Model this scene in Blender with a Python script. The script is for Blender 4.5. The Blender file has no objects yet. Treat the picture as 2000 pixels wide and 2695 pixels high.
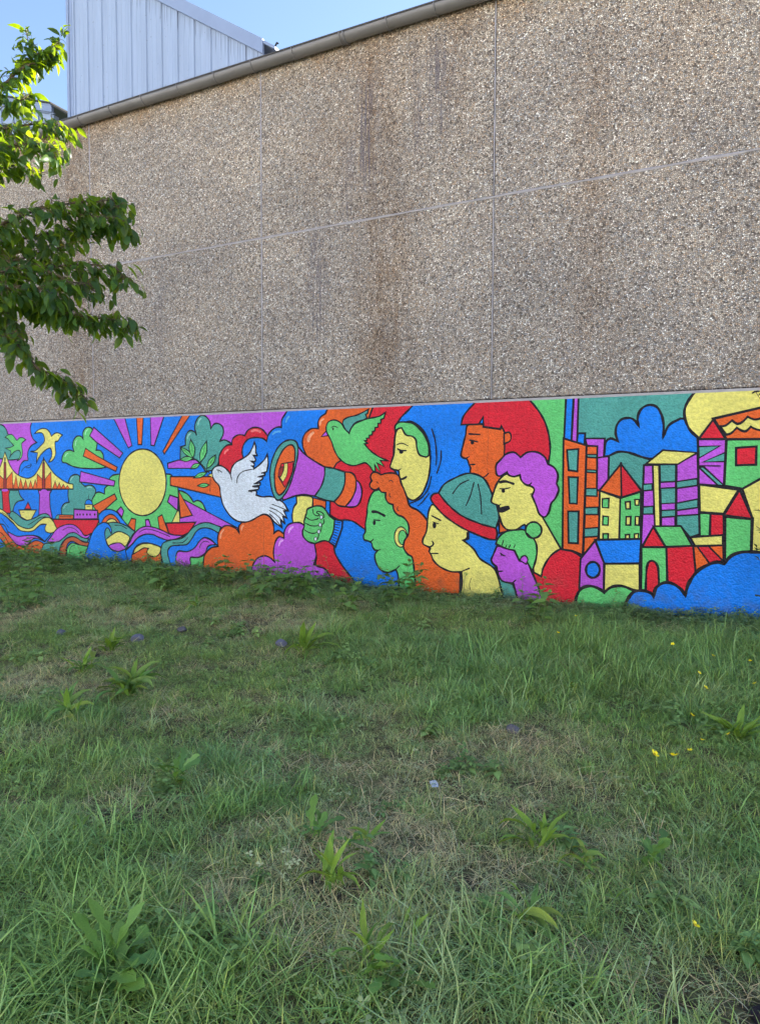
import bpy, bmesh, math, random
import numpy as np
from mathutils import Vector, Matrix, Euler
from mathutils.geometry import tessellate_polygon

scene = bpy.context.scene
COL = scene.collection
rad = math.radians
PI = math.pi

# ------------------------------------------------------------------ camera, sky, sun, exposure
EYE = 1.53
cam_data = bpy.data.cameras.new('camera')
cam_data.sensor_fit = 'HORIZONTAL'
cam_data.sensor_width = 36.0
cam_data.lens = 1861.0 / 2000.0 * 36.0
cam_data.clip_start = 0.05
cam_data.clip_end = 600
cam = bpy.data.objects.new('camera', cam_data)
COL.objects.link(cam)
cam.location = (0, 0, EYE)
cam.rotation_euler = (Euler((rad(90 - 3.011), 0, 0)).to_matrix() @ Euler((0, 0, rad(0.188))).to_matrix()).to_euler()
scene.camera = cam

SUN_EL = 32.5      # the sun stands behind the building
SUN_AZ = 60.0      # degrees to the right of the view direction
world = bpy.data.worlds.new('World')
scene.world = world
world.use_nodes = True
wn = world.node_tree.nodes
wl = world.node_tree.links
wn.clear()
wo = wn.new('ShaderNodeOutputWorld')
wb = wn.new('ShaderNodeBackground')
sky = wn.new('ShaderNodeTexSky')
sky.sky_type = 'NISHITA'
sky.sun_disc = False
sky.sun_elevation = rad(SUN_EL)
sky.sun_rotation = rad(SUN_AZ)
sky.air_density = 0.85
sky.dust_density = 0.5
sky.ozone_density = 1.2
wb.inputs['Strength'].default_value = 0.10
wl.new(sky.outputs[0], wb.inputs[0])
wl.new(wb.outputs[0], wo.inputs[0])

sun_data = bpy.data.lights.new('sun', 'SUN')
sun_data.energy = 5.0
sun_data.angle = rad(0.5)
sun_data.color = (1.0, 0.94, 0.84)
sun = bpy.data.objects.new('sun', sun_data)
COL.objects.link(sun)
sd = Vector((math.sin(rad(SUN_AZ)) * math.cos(rad(SUN_EL)), math.cos(rad(SUN_AZ)) * math.cos(rad(SUN_EL)), math.sin(rad(SUN_EL))))
sun.rotation_euler = sd.to_track_quat('Z', 'Y').to_euler()
sun.location = sd * 60

vs = scene.view_settings
vs.view_transform = 'Standard'
vs.look = 'None'
vs.gamma = 1.0
vs.use_curve_mapping = False
vs.exposure = 1.9
scene.cycles.use_denoising = True
scene.cycles.denoiser = 'OPENIMAGEDENOISE'
scene.cycles.denoising_prefilter = 'NONE'
scene.cycles.use_adaptive_sampling = False

# ------------------------------------------------------------------ helpers
rng = random.Random(7)
npr = np.random.default_rng(11)
YAW = rad(26.59845523)
DIST = 8.5
NRM = Vector((math.sin(YAW), math.cos(YAW), 0))
TAN = Vector((math.cos(YAW), -math.sin(YAW), 0))

def srgb(r, g, b, k=1.0):
    f = lambda c: ((c / 255) / 12.92 if c / 255 <= 0.04045 else ((c / 255 + 0.055) / 1.055) ** 2.4) * k
    return (f(r), f(g), f(b))

def empty(name, loc=(0, 0, 0), rz=0.0, label=None, cat=None, group=None):
    o = bpy.data.objects.new(name, None)
    o.empty_display_size = 0.2
    COL.objects.link(o)
    o.location = loc
    o.rotation_euler = (0, 0, rz)
    tag(o, label, cat, group)
    return o

def tag(o, label=None, cat=None, group=None, kind=None):
    if label: o['label'] = label
    if cat: o['category'] = cat
    if group: o['group'] = group
    if kind: o['kind'] = kind
    return o

def mesh_obj(name, me, parent=None, mats=None):
    o = bpy.data.objects.new(name, me)
    COL.objects.link(o)
    if mats and not me.materials:
        for m in (mats if isinstance(mats, (list, tuple)) else [mats]):
            me.materials.append(m)
    if parent: o.parent = parent
    return o

class MB:
    def __init__(self):
        self.v = []; self.f = []; self.m = []
    def add(self, vs_, fs_, mi=0):
        b = len(self.v)
        self.v += [tuple(p) for p in vs_]
        self.f += [tuple(b + i for i in f) for f in fs_]
        self.m += [mi] * len(fs_)
    def box(self, x0, y0, z0, x1, y1, z1, mi=0):
        v = [(x, y, z) for z in (z0, z1) for y in (y0, y1) for x in (x0, x1)]
        self.add(v, [(0, 2, 3, 1), (4, 5, 7, 6), (0, 1, 5, 4), (1, 3, 7, 5), (3, 2, 6, 7), (2, 0, 4, 6)], mi)
    def cbox(self, x0, y0, z0, x1, y1, z1, c, mi=0):
        # box with its front (y0) edges chamfered by c
        v = [(x0 + c, y0, z0 + c), (x1 - c, y0, z0 + c), (x1 - c, y0, z1 - c), (x0 + c, y0, z1 - c),
             (x0, y0 + c, z0), (x1, y0 + c, z0), (x1, y0 + c, z1), (x0, y0 + c, z1),
             (x0, y1, z0), (x1, y1, z0), (x1, y1, z1), (x0, y1, z1)]
        f = [(0, 1, 2, 3), (8, 11, 10, 9)]
        for a in range(4):
            b = (a + 1) % 4
            f += [(a + 4, b + 4, b, a), (a + 8, b + 8, b + 4, a + 4)]
        self.add(v, f, mi)
    def tube(self, pts, rr, n=6, mi=0, cap=True):
        pts = [Vector(p) for p in pts]
        if not isinstance(rr, (list, tuple)): rr = [rr] * len(pts)
        rings = []
        up = Vector((0.13, 0.21, 1)).normalized()
        for i, p in enumerate(pts):
            d = (pts[min(i + 1, len(pts) - 1)] - pts[max(i - 1, 0)]).normalized()
            a = d.cross(up)
            if a.length < 1e-3: a = d.cross(Vector((1, 0, 0)))
            a.normalize(); b = d.cross(a)
            rings.append([p + (a * math.cos(t) + b * math.sin(t)) * rr[i] for t in [2 * PI * k / n for k in range(n)]])
        base = [q for r_ in rings for q in r_]
        f = []
        for i in range(len(pts) - 1):
            for k in range(n):
                f.append((i * n + k, i * n + (k + 1) % n, (i + 1) * n + (k + 1) % n, (i + 1) * n + k))
        if cap:
            f.append(tuple(range(n - 1, -1, -1))); f.append(tuple((len(pts) - 1) * n + k for k in range(n)))
        self.add(base, f, mi)
    def mesh(self, name, mats=None, smooth=False):
        me = bpy.data.meshes.new(name)
        me.from_pydata(self.v, [], self.f)
        if mats:
            for m in (mats if isinstance(mats, (list, tuple)) else [mats]): me.materials.append(m)
        me.polygons.foreach_set('material_index', self.m)
        if smooth: me.polygons.foreach_set('use_smooth', [True] * len(me.polygons))
        me.update()
        return me
    def build(self, name, mats=None, parent=None, smooth=False):
        return mesh_obj(name, self.mesh(name, mats, smooth), parent)

class NT:
    """small wrapper for building shader node trees"""
    def __init__(self, name):
        self.mat = bpy.data.materials.new(name)
        self.mat.use_nodes = True
        self.t = self.mat.node_tree
        self.t.nodes.clear()
        self.out = self.n('ShaderNodeOutputMaterial')
    def n(self, typ, **kw):
        nd = self.t.nodes.new(typ)
        for k, v in kw.items(): setattr(nd, k, v)
        return nd
    def set(self, sock, val):
        if val is None: return
        if isinstance(val, bpy.types.NodeSocket): self.t.links.new(val, sock)
        else:
            if sock.type == 'RGBA' and len(val) == 3: val = (*val, 1)
            sock.default_value = val
    def math(self, op, a, b=None, c=None, clamp=False):
        nd = self.n('ShaderNodeMath', operation=op, use_clamp=clamp)
        self.set(nd.inputs[0], a); self.set(nd.inputs[1], b); self.set(nd.inputs[2], c)
        return nd.outputs[0]
    def mix(self, fac, a, b, blend='MIX'):
        nd = self.n('ShaderNodeMix', data_type='RGBA', blend_type=blend)
        self.set(nd.inputs['Factor'], fac)
        self.set([s for s in nd.inputs if s.name == 'A' and s.type == 'RGBA'][0], a)
        self.set([s for s in nd.inputs if s.name == 'B' and s.type == 'RGBA'][0], b)
        return [s for s in nd.outputs if s.type == 'RGBA'][0]
    def noise(self, vec, scale, detail=3, rough=0.5, dims='3D'):
        nd = self.n('ShaderNodeTexNoise', noise_dimensions=dims)
        self.set(nd.inputs['Vector'], vec); nd.inputs['Scale'].default_value = scale
        nd.inputs['Detail'].default_value = detail; nd.inputs['Roughness'].default_value = rough
        return nd.outputs['Fac']
    def voro(self, vec, scale, feature='F1', dims='2D', rand=1.0):
        nd = self.n('ShaderNodeTexVoronoi', feature=feature, voronoi_dimensions=dims)
        self.set(nd.inputs['Vector'], vec); nd.inputs['Scale'].default_value = scale
        nd.inputs['Randomness'].default_value = rand
        return nd
    def ramp(self, fac, stops, interp='LINEAR'):
        nd = self.n('ShaderNodeValToRGB')
        cr = nd.color_ramp; cr.interpolation = interp
        while len(cr.elements) < len(stops): cr.elements.new(0.5)
        for e, (p, c) in zip(cr.elements, stops):
            e.position = p; e.color = (*c, 1) if len(c) == 3 else c
        self.set(nd.inputs[0], fac)
        return nd.outputs[0]
    def maprange(self, v, a, b, c=0.0, d=1.0):
        nd = self.n('ShaderNodeMapRange')
        self.set(nd.inputs[0], v)
        for i, x in enumerate((a, b, c, d)): nd.inputs[i + 1].default_value = x
        return nd.outputs[0]
    def coord(self, which='Object'):
        return self.n('ShaderNodeTexCoord').outputs[which]
    def sep(self, v):
        nd = self.n('ShaderNodeSeparateXYZ'); self.set(nd.inputs[0], v); return nd.outputs
    def comb(self, x, y, z=0.0):
        nd = self.n('ShaderNodeCombineXYZ')
        self.set(nd.inputs[0], x); self.set(nd.inputs[1], y); self.set(nd.inputs[2], z)
        return nd.outputs[0]
    def bump(self, h, strength, dist=0.01, normal=None):
        nd = self.n('ShaderNodeBump')
        nd.inputs['Strength'].default_value = strength; nd.inputs['Distance'].default_value = dist
        self.set(nd.inputs['Height'], h)
        if normal is not None: self.set(nd.inputs['Normal'], normal)
        return nd.outputs[0]
    def pbsdf(self, color, rough=0.7, normal=None, metallic=0.0, spec=0.5):
        nd = self.n('ShaderNodeBsdfPrincipled')
        self.set(nd.inputs['Base Color'], color); self.set(nd.inputs['Roughness'], rough)
        self.set(nd.inputs['Metallic'], metallic); self.set(nd.inputs['Specular IOR Level'], spec)
        if normal is not None: self.set(nd.inputs['Normal'], normal)
        return nd.outputs[0]
    def done(self, sh):
        self.t.links.new(sh, self.out.inputs[0]); return self.mat

# ------------------------------------------------------------------ materials
def mat_pebble():
    n = NT('exposed_aggregate_concrete')
    x, y, z = n.sep(n.coord())
    uv = n.comb(x, z)
    warp = n.n('ShaderNodeTexNoise', noise_dimensions='2D'); n.set(warp.inputs['Vector'], uv); warp.inputs['Scale'].default_value = 14
    wv = n.n('ShaderNodeVectorMath', operation='MULTIPLY_ADD')
    n.set(wv.inputs[0], warp.outputs['Color']); wv.inputs[1].default_value = (0.03, 0.03, 0); n.set(wv.inputs[2], uv)
    v1 = n.voro(wv.outputs[0], 58.0)
    cell = n.sep(v1.outputs['Color'])
    stones = n.ramp(cell[0], [(0.0, srgb(104, 94, 88)), (0.08, srgb(148, 135, 125)), (0.22, srgb(188, 173, 159)), (0.36, srgb(168, 157, 149)),
                              (0.50, srgb(204, 190, 175)), (0.64, srgb(190, 165, 142)), (0.73, srgb(224, 213, 201)), (0.85, srgb(164, 162, 163)), (0.94, srgb(246, 241, 234))], 'CONSTANT')
    edge = n.voro(wv.outputs[0], 58.0, 'DISTANCE_TO_EDGE')
    em = n.maprange(edge.outputs['Distance'], 0.02, 0.16)
    col = n.mix(em, srgb(128, 117, 109), stones)
    # stretched coordinates for runs of dirty water
    run = n.comb(n.math('MULTIPLY', x, 9.0), n.math('MULTIPLY', z, 0.55))
    runs = n.noise(run, 1.0, 4, 0.6, '2D')
    fine = n.comb(n.math('MULTIPLY', x, 34.0), n.math('MULTIPLY', z, 1.1))
    fruns = n.noise(fine, 1.0, 3, 0.6, '2D')
    broad = n.noise(uv, 0.7, 4, 0.55, '2D')
    brown = n.math('MULTIPLY', broad, 0.0)
    for x0, wd, z0, z1, amt in STAINS_BROWN:
        g = n.math('EXPONENT', n.math('MULTIPLY', n.math('POWER', n.math('DIVIDE', n.math('SUBTRACT', x, x0), wd), 2.0), -1.0))
        lo = n.maprange(z, z0, z0 + 0.8); hi = n.maprange(z, z1 + 0.5, z1 - 0.3)
        g = n.math('MULTIPLY', n.math('MULTIPLY', g, lo), n.math('MULTIPLY', hi, amt))
        brown = n.math('ADD', brown, g)
    blot = n.maprange(n.noise(uv, 3.2, 4, 0.6, '2D'), 0.35, 0.62)
    brown = n.math('MULTIPLY', brown, n.math('MULTIPLY', n.maprange(runs, 0.12, 0.62), n.math('ADD', n.math('MULTIPLY', blot, 0.55), 0.45)), clamp=True)
    # rust tone under the gutter
    top = n.math('MULTIPLY', n.maprange(z, 6.75, 7.28), n.maprange(n.noise(n.comb(n.math('MULTIPLY', x, 2.2), n.math('MULTIPLY', z, 1.3)), 1.0, 4, 0.6, '2D'), 0.35, 0.65))
    grey = n.math('MULTIPLY', broad, 0.0)
    for x0, wd, z0, z1, amt in STAINS_GREY:
        g = n.math('EXPONENT', n.math('MULTIPLY', n.math('POWER', n.math('DIVIDE', n.math('SUBTRACT', x, x0), wd), 2.0), -1.0))
        g = n.math('MULTIPLY', n.math('MULTIPLY', g, n.maprange(z, z0, z0 + 0.4)), n.math('MULTIPLY', n.maprange(z, z1 + 0.3, z1 - 0.2), amt))
        grey = n.math('ADD', grey, g)
    grey = n.math('MULTIPLY', grey, n.maprange(fruns, 0.42, 0.62), clamp=True)
    # upper courses tinted warmer, lower ones greyer
    warm = n.maprange(n.math('ADD', z, n.math('MULTIPLY', n.math('SUBTRACT', broad, 0.5), 5.0)), 3.2, 7.2)
    tint = n.mix(warm, (1.00, 1.03, 1.07), (1.10, 1.085, 1.03))
    col = n.mix(1.0, col, tint, 'MULTIPLY')
    oi = n.n('ShaderNodeObjectInfo')
    shade = n.math('MULTIPLY', n.maprange(broad, 0.3, 0.7, 0.91, 1.09), n.maprange(oi.outputs['Random'], 0, 1, 0.955, 1.04))
    col = n.mix(1.0, col, n.comb(shade, shade, shade), 'MULTIPLY')
    col = n.mix(brown, col, n.mix(1.0, col, (0.72, 0.62, 0.53), 'MULTIPLY'))
    col = n.mix(n.math('MULTIPLY', top, 0.8, clamp=True), col, n.mix(1.0, col, (0.86, 0.70, 0.53), 'MULTIPLY'))
    col = n.mix(grey, col, srgb(112, 106, 116))
    h = n.math('MULTIPLY', em, n.math('ADD', n.math('MULTIPLY', cell[1], 0.6), 0.4))
    nor = n.bump(h, 0.9, 0.02)
    return n.done(n.pbsdf(col, 0.75, nor, spec=0.35))

STAINS_BROWN = [(-4.28, 0.46, 2.2, 7.2, 0.85), (-4.10, 0.36, 2.2, 4.85, 0.5), (-4.42, 0.14, 5.2, 7.3, 0.5), (-5.0, 0.22, 4.9, 6.6, 0.45), (-9.92, 0.42, 2.2, 7.5, 1.0), (-1.53, 0.22, 2.6, 6.4, 0.75),
                (-3.2, 0.3, 5.4, 7.3, 0.5), (-5.35, 0.2, 4.9, 6.2, 0.4), (-12.5, 0.4, 2.5, 7.0, 0.7), (1.6, 0.3, 2.5, 7.0, 0.6), (-0.6, 0.3, 4.9, 7.2, 0.35)]
STAINS_GREY = [(-4.47, 0.14, 5.2, 6.6, 0.9), (-4.75, 0.10, 4.7, 6.0, 0.5), (-5.25, 0.14, 3.2, 4.8, 0.75), (-3.45, 0.16, 5.6, 6.9, 0.7), (-3.75, 0.06, 5.4, 6.9, 0.5), (-8.1, 0.1, 3.0, 4.6, 0.3)]

def mat_plain(name, color, rough=0.6, var=0.12, scale=6.0, metallic=0.0, bump=0.0, bscale=60.0, spec=0.4):
    n = NT(name)
    c = n.coord()
    f = n.maprange(n.noise(c, scale, 5, 0.6), 0.3, 0.7, 1 - var, 1 + var)
    col = n.mix(1.0, color, n.comb(f, f, f), 'MULTIPLY')
    nor = n.bump(n.noise(c, bscale, 3), bump, 0.01) if bump else None
    return n.done(n.pbsdf(col, rough, nor, metallic, spec))

def mat_paint(name, color, pale=False):
    n = NT(name)
    x, y, z = n.sep(n.coord())
    uv = n.comb(x, z)
    big = n.noise(uv, 1.6, 4, 0.6, '2D')
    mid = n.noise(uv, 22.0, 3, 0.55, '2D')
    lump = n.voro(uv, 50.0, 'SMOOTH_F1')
    f = n.math('MULTIPLY', n.maprange(big, 0.3, 0.7, 0.89, 1.07), n.maprange(mid, 0.25, 0.75, 0.86, 1.14))  # mid lightens raised lumps in the colour, imitating sky highlights
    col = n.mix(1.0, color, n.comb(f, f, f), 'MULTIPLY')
    # splashed soil and worn paint close to the ground
    dirt = n.math('MULTIPLY', n.maprange(z, 0.42, 0.0), n.maprange(n.noise(uv, 5.0, 5, 0.65, '2D'), 0.45, 0.7))
    col = n.mix(n.math('MULTIPLY', dirt, 0.55), col, srgb(90, 82, 70))
    if not pale:
        pin = n.math('GREATER_THAN', n.noise(uv, 46.0, 2, 0.5, '2D'), 0.735)
        col = n.mix(n.math('MULTIPLY', pin, 0.45), col, n.mix(1.0, col, (0.45, 0.45, 0.45), 'MULTIPLY'))
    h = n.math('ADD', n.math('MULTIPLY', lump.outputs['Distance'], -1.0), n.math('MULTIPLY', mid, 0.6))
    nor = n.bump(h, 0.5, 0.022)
    return n.done(n.pbsdf(col, 0.5, nor, spec=0.3))

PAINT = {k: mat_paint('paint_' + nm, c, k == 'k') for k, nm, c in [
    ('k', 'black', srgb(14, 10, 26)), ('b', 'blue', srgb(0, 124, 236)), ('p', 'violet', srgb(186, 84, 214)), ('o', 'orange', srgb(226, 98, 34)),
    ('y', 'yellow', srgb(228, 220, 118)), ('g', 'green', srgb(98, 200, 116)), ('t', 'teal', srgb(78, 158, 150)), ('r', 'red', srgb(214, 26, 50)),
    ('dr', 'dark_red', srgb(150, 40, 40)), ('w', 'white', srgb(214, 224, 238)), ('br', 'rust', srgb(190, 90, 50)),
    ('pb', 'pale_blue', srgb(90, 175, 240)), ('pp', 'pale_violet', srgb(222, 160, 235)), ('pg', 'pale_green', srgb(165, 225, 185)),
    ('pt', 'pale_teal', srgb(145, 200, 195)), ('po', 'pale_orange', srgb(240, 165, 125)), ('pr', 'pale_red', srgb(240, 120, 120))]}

def mat_leaf(name, attr=True, base=(0.05, 0.12, 0.03), trans=0.45, instancer=False, tcol=(1.5, 1.25, 0.35), rough=0.45, trange=0.25, spec=0.22):
    n = NT(name)
    if instancer:
        a = n.n('ShaderNodeAttribute', attribute_type='INSTANCER', attribute_name='gcol').outputs['Color']
        b = n.n('ShaderNodeAttribute', attribute_type='GEOMETRY', attribute_name='bcol').outputs['Color']
        col = n.mix(1.0, a, b, 'MULTIPLY')
    else:
        oi = n.n('ShaderNodeObjectInfo')
        rnd = oi.outputs['Random']
        pos = n.coord()
        b = n.n('ShaderNodeAttribute', attribute_type='GEOMETRY', attribute_name='bcol').outputs['Color'] if attr else (1, 1, 1)
        f = n.maprange(rnd, 0, 1, 1 - trange, 1 + trange)
        col = n.mix(1.0, n.mix(1.0, base, n.comb(f, f, n.math('MULTIPLY', f, 0.9)), 'MULTIPLY'), b, 'MULTIPLY')
        f2 = n.maprange(n.noise(pos, 55.0, 3), 0.3, 0.7, 0.85, 1.15)
        col = n.mix(1.0, col, n.comb(f2, f2, f2), 'MULTIPLY')
    d = n.n('ShaderNodeBsdfPrincipled'); n.set(d.inputs['Base Color'], col); d.inputs['Roughness'].default_value = rough; d.inputs['Specular IOR Level'].default_value = spec
    t = n.n('ShaderNodeBsdfTranslucent'); n.set(t.inputs['Color'], n.mix(1.0, col, tcol, 'MULTIPLY'))
    m = n.n('ShaderNodeMixShader'); m.inputs[0].default_value = trans
    n.t.links.new(d.outputs[0], m.inputs[1]); n.t.links.new(t.outputs[0], m.inputs[2])
    return n.done(m.outputs[0])

M_PEB = mat_pebble()
M_SEAL = mat_plain('joint_sealant', srgb(166, 162, 168), 0.7, 0.15, 9.0, bump=0.3)
M_CONC = mat_plain('plain_concrete', srgb(128, 124, 120), 0.85, 0.15, 5.0, bump=0.5)
M_GUT = mat_plain('zinc_gutter', srgb(118, 116, 117), 0.48, 0.10, 3.0, metallic=0.25, spec=0.5)
M_GUTD = mat_plain('gutter_bead', srgb(74, 72, 74), 0.5, 0.1, 3.0)
M_ROOF = mat_plain('roof_felt', srgb(70, 68, 66), 0.9, 0.15, 4.0)
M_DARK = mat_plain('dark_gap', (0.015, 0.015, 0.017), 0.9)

def mat_clad():
    n = NT('white_cladding')
    x, y, z = n.sep(n.coord())
    f = n.maprange(n.noise(n.comb(n.math('MULTIPLY', x, 5.0), n.math('MULTIPLY', z, 0.4)), 1.0, 4, 0.6, '2D'), 0.3, 0.7, 0.93, 1.05)
    col = n.mix(1.0, srgb(156, 169, 192), n.comb(f, f, f), 'MULTIPLY')
    sp = n.math('GREATER_THAN', n.noise(n.comb(x, z), 9.0, 2, 0.5, '2D'), 0.76)
    col = n.mix(n.math('MULTIPLY', sp, 0.35), col, srgb(120, 120, 125))
    # short dirty drips below the sloping verge
    d = n.math('SUBTRACT', n.math('SUBTRACT', 12.09, n.math('MULTIPLY', n.math('ADD', x, 11.58), 0.6578)), z)
    tops = n.noise(n.comb(n.math('MULTIPLY', x, 26.0), 0.0), 1.0, 2, 0.5, '2D')
    drip = n.math('MULTIPLY', n.maprange(n.math('SUBTRACT', n.math('MULTIPLY', n.math('SUBTRACT', tops, 0.42), 2.0), d), 0.0, 0.12), n.maprange(tops, 0.5, 0.62))
    col = n.mix(n.math('MULTIPLY', drip, 0.4, clamp=True), col, srgb(70, 72, 80))
    return n.done(n.pbsdf(col, 0.5, spec=0.4))
M_CLAD = mat_clad()
M_TRIM = mat_plain('grey_white_trim', srgb(138, 151, 178), 0.5, 0.06, 2.0)

def mat_ground():
    n = NT('lawn_soil')
    x, y, z = n.sep(n.coord())
    uv = n.comb(x, y)
    a = n.noise(uv, 1.4, 5, 0.6, '2D'); b = n.noise(uv, 26.0, 4, 0.65, '2D'); c = n.noise(uv, 90.0, 3, 0.6, '2D')
    soil = n.mix(b, srgb(50, 44, 36), srgb(98, 88, 70))
    thatch = n.mix(c, srgb(66, 74, 42), srgb(138, 132, 92))
    col = n.mix(n.maprange(n.math('ADD', a, n.math('MULTIPLY', n.math('SUBTRACT', b, 0.5), 0.7)), 0.34, 0.52), soil, thatch)
    # open lawn well away from the photographed strip is just green turf
    r = n.math('SQRT', n.math('ADD', n.math('POWER', x, 2.0), n.math('POWER', n.math('SUBTRACT', y, 5.0), 2.0)))
    col = n.mix(n.maprange(r, 9.0, 14.0), col, n.mix(a, (0.06, 0.10, 0.025), (0.10, 0.13, 0.045)))
    nor = n.bump(n.math('ADD', b, n.math('MULTIPLY', c, 0.5)), 0.8, 0.03)
    return n.done(n.pbsdf(col, 0.95, nor, spec=0.2))
M_GROUND = mat_ground()

# ------------------------------------------------------------------ ground
_gn = [(npr.uniform(0, 6.28), npr.uniform(0, 6.28), npr.uniform(-1, 1), npr.uniform(-1, 1)) for _ in range(8)]
def hgt(x, y):
    h = 0.0
    for i, (a, b, cx, cy) in enumerate(_gn):
        k = 0.6 + 0.55 * i
        h = h + 0.016 / (1 + 0.35 * i) * np.sin(k * (x * math.cos(a) + y * math.sin(a)) * 1.3 + b)
    dw = DIST - (x * NRM.x + y * NRM.y)           # distance in front of the wall
    h = h + 0.07 * np.exp(-(np.clip(dw, 0, 50) / 0.6) ** 2) * np.clip((-(x * TAN.x + y * TAN.y) - 3.0) / 5, 0, 1)
    return h

def build_ground():
    xs = np.concatenate([[-260, -120, -60, -30, -18], np.arange(-12, 8.01, 0.16), [12, 20, 40, 80, 160, 260]])
    ys = np.concatenate([[-160, -80, -40, -20, -10, -5, -2], np.arange(0, 17.01, 0.16), [22, 35, 60, 120, 260, 400]])
    X, Y = np.meshgrid(xs, ys)
    Z = hgt(X, Y) * np.clip(1.5 - np.hypot(X, Y - 6) / 25, 0, 1)
    v = np.stack([X.ravel(), Y.ravel(), Z.ravel()], -1)
    nx = len(xs)
    f = [(j * nx + i, j * nx + i + 1, (j + 1) * nx + i + 1, (j + 1) * nx + i) for j in range(len(ys) - 1) for i in range(nx - 1)]
    me = bpy.data.meshes.new('lawn'); me.from_pydata(v.tolist(), [], f); me.materials.append(M_GROUND)
    me.polygons.foreach_set('use_smooth', [True] * len(me.polygons))
    o = mesh_obj('lawn', me); o['kind'] = 'structure'
build_ground()

# added gravel yard and cream hall, out of view, bouncing sun onto the wall
M_BOUNCE_YARD = mat_plain('bounce_gravel', srgb(204, 196, 184), 0.9, 0.1, 3.0, bump=0.4)
b = MB()
q_ = [NRM * -4.5 + TAN * -60, NRM * -4.5 + TAN * 60, NRM * -60 + TAN * 60, NRM * -60 + TAN * -60]
b.add([(p.x, p.y, 0.09) for p in q_] + [(p.x, p.y, -0.3) for p in q_], [(0, 3, 2, 1), (0, 1, 5, 4), (1, 2, 6, 5), (2, 3, 7, 6), (3, 0, 4, 7)])
o = b.build('bounce_yard', M_BOUNCE_YARD); o['kind'] = 'structure'
M_BOUNCE_HALL = mat_plain('bounce_cladding', srgb(226, 222, 216), 0.6, 0.05, 2.0)
M_BOUNCE_DOOR = mat_plain('bounce_hall_door', srgb(120, 130, 140), 0.5, 0.05, 2.0)
bounce_root = empty('bounce_hall', NRM * -24.0, -YAW, 'long cream clad hall added out of view behind the camera to bounce sunlight onto the wall', 'building')
b = MB(); b.box(-55, -20, 0.05, 55, 0, 12.5); b.build('wall', M_BOUNCE_HALL, bounce_root)
b = MB(); b.box(-55.3, -20.3, 12.51, 55.3, 0.3, 12.9); b.build('roof', M_ROOF, bounce_root)
for xx in (-38, -12, 14, 40):
    b = MB(); b.box(xx, 0.01, 0.1, xx + 4.5, 0.08, 4.6); b.build('bounce_hall_door', M_BOUNCE_DOOR, bounce_root)

# ------------------------------------------------------------------ the long building with its pebble panels
WALL_O = NRM * DIST
bld = empty('concrete_building', WALL_O, -YAW, 'long grey-brown pebble-dashed concrete building with a zinc gutter along its eaves', 'building')
JX = [-20.0, -16.52, -13.07, -9.62, -6.18, -2.72, 0.73, 4.17, 7.6]
ROWS = [(-0.3, 2.425), (2.475, 4.93), (4.93, 7.31)]
G = 0.012
for j in range(len(JX) - 1):
    for ri, (z0, z1) in enumerate(ROWS):
        b = MB()
        dy = rng.uniform(-0.003, 0.003)
        if ri == 0:
            b.cbox(JX[j] + G, 0.004 + dy, z0, JX[j + 1] - G, 0.16, z1, 0.008)
            b.build('plinth_panel', M_CONC, bld)
        else:
            b.cbox(JX[j] + G, dy, z0 + (G if ri == 2 else 0), JX[j + 1] - G, 0.16, z1 - (G if ri == 1 else 0), 0.008)
            b.build('wall_panel', M_PEB, bld)
for x in JX[1:-1]:
    # the sealant bead is uneven
    for z0, z1 in ((2.475, 4.91), (4.95, 7.3)):
        b = MB(); k = 14
        vv = []; ff = []
        for i in range(k + 1):
            z = z0 + (z1 - z0) * i / k
            w = (0.0085 if x == -2.72 else 0.012) + rng.uniform(-0.0025, 0.003)
            o_ = rng.uniform(-0.002, 0.002)
            vv += [(x - w + o_, 0.0035, z), (x + o_, -0.0048, z), (x + w + o_, 0.0035, z)]
        for i in range(k):
            for q in range(2):
                ff.append((i * 3 + q, i * 3 + q + 1, i * 3 + q + 4, i * 3 + q + 3))
        b.add(vv, ff); b.build('joint_seal', M_SEAL, bld)
for j in range(len(JX) - 1):
    b = MB(); k = 16; vv = []; ff = []
    for i in range(k + 1):
        x = JX[j] + 0.0 + (JX[j + 1] - JX[j]) * i / k
        w = 0.0145 + rng.uniform(-0.004, 0.004)
        o_ = rng.uniform(-0.003, 0.003)
        vv += [(x, 0.0035, 4.93 - w + o_), (x, -0.0065, 4.93 + o_), (x, 0.0035, 4.93 + w + o_)]
    for i in range(k):
        for q in range(2):
            ff.append((i * 3 + q, (i + 1) * 3 + q, (i + 1) * 3 + q + 1, i * 3 + q + 1))
    b.add(vv, ff); b.build('joint_seal', M_SEAL, bld)
b = MB(); b.box(JX[0], -0.012, 2.432, JX[-1], 0.14, 2.462)
b.build('plinth_ledge', M_SEAL, bld)
b = MB(); b.box(JX[0], 0.17, -0.3, JX[-1], 0.3, 7.2); b.box(JX[0], 18.0, -0.3, JX[-1], 18.2, 7.2)
b.box(JX[0] + 0.01, 0.31, -0.3, JX[0] + 0.25, 17.99, 7.2); b.box(JX[-1] - 0.25, 0.31, -0.3, JX[-1] - 0.01, 17.99, 7.2)
b.build('inner_wall', M_CONC, bld)
b = MB(); b.box(JX[0] - 0.1, -0.02, 7.315, JX[-1] + 0.1, 18.3, 7.36)
b.build('roof', M_ROOF, bld)
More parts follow.
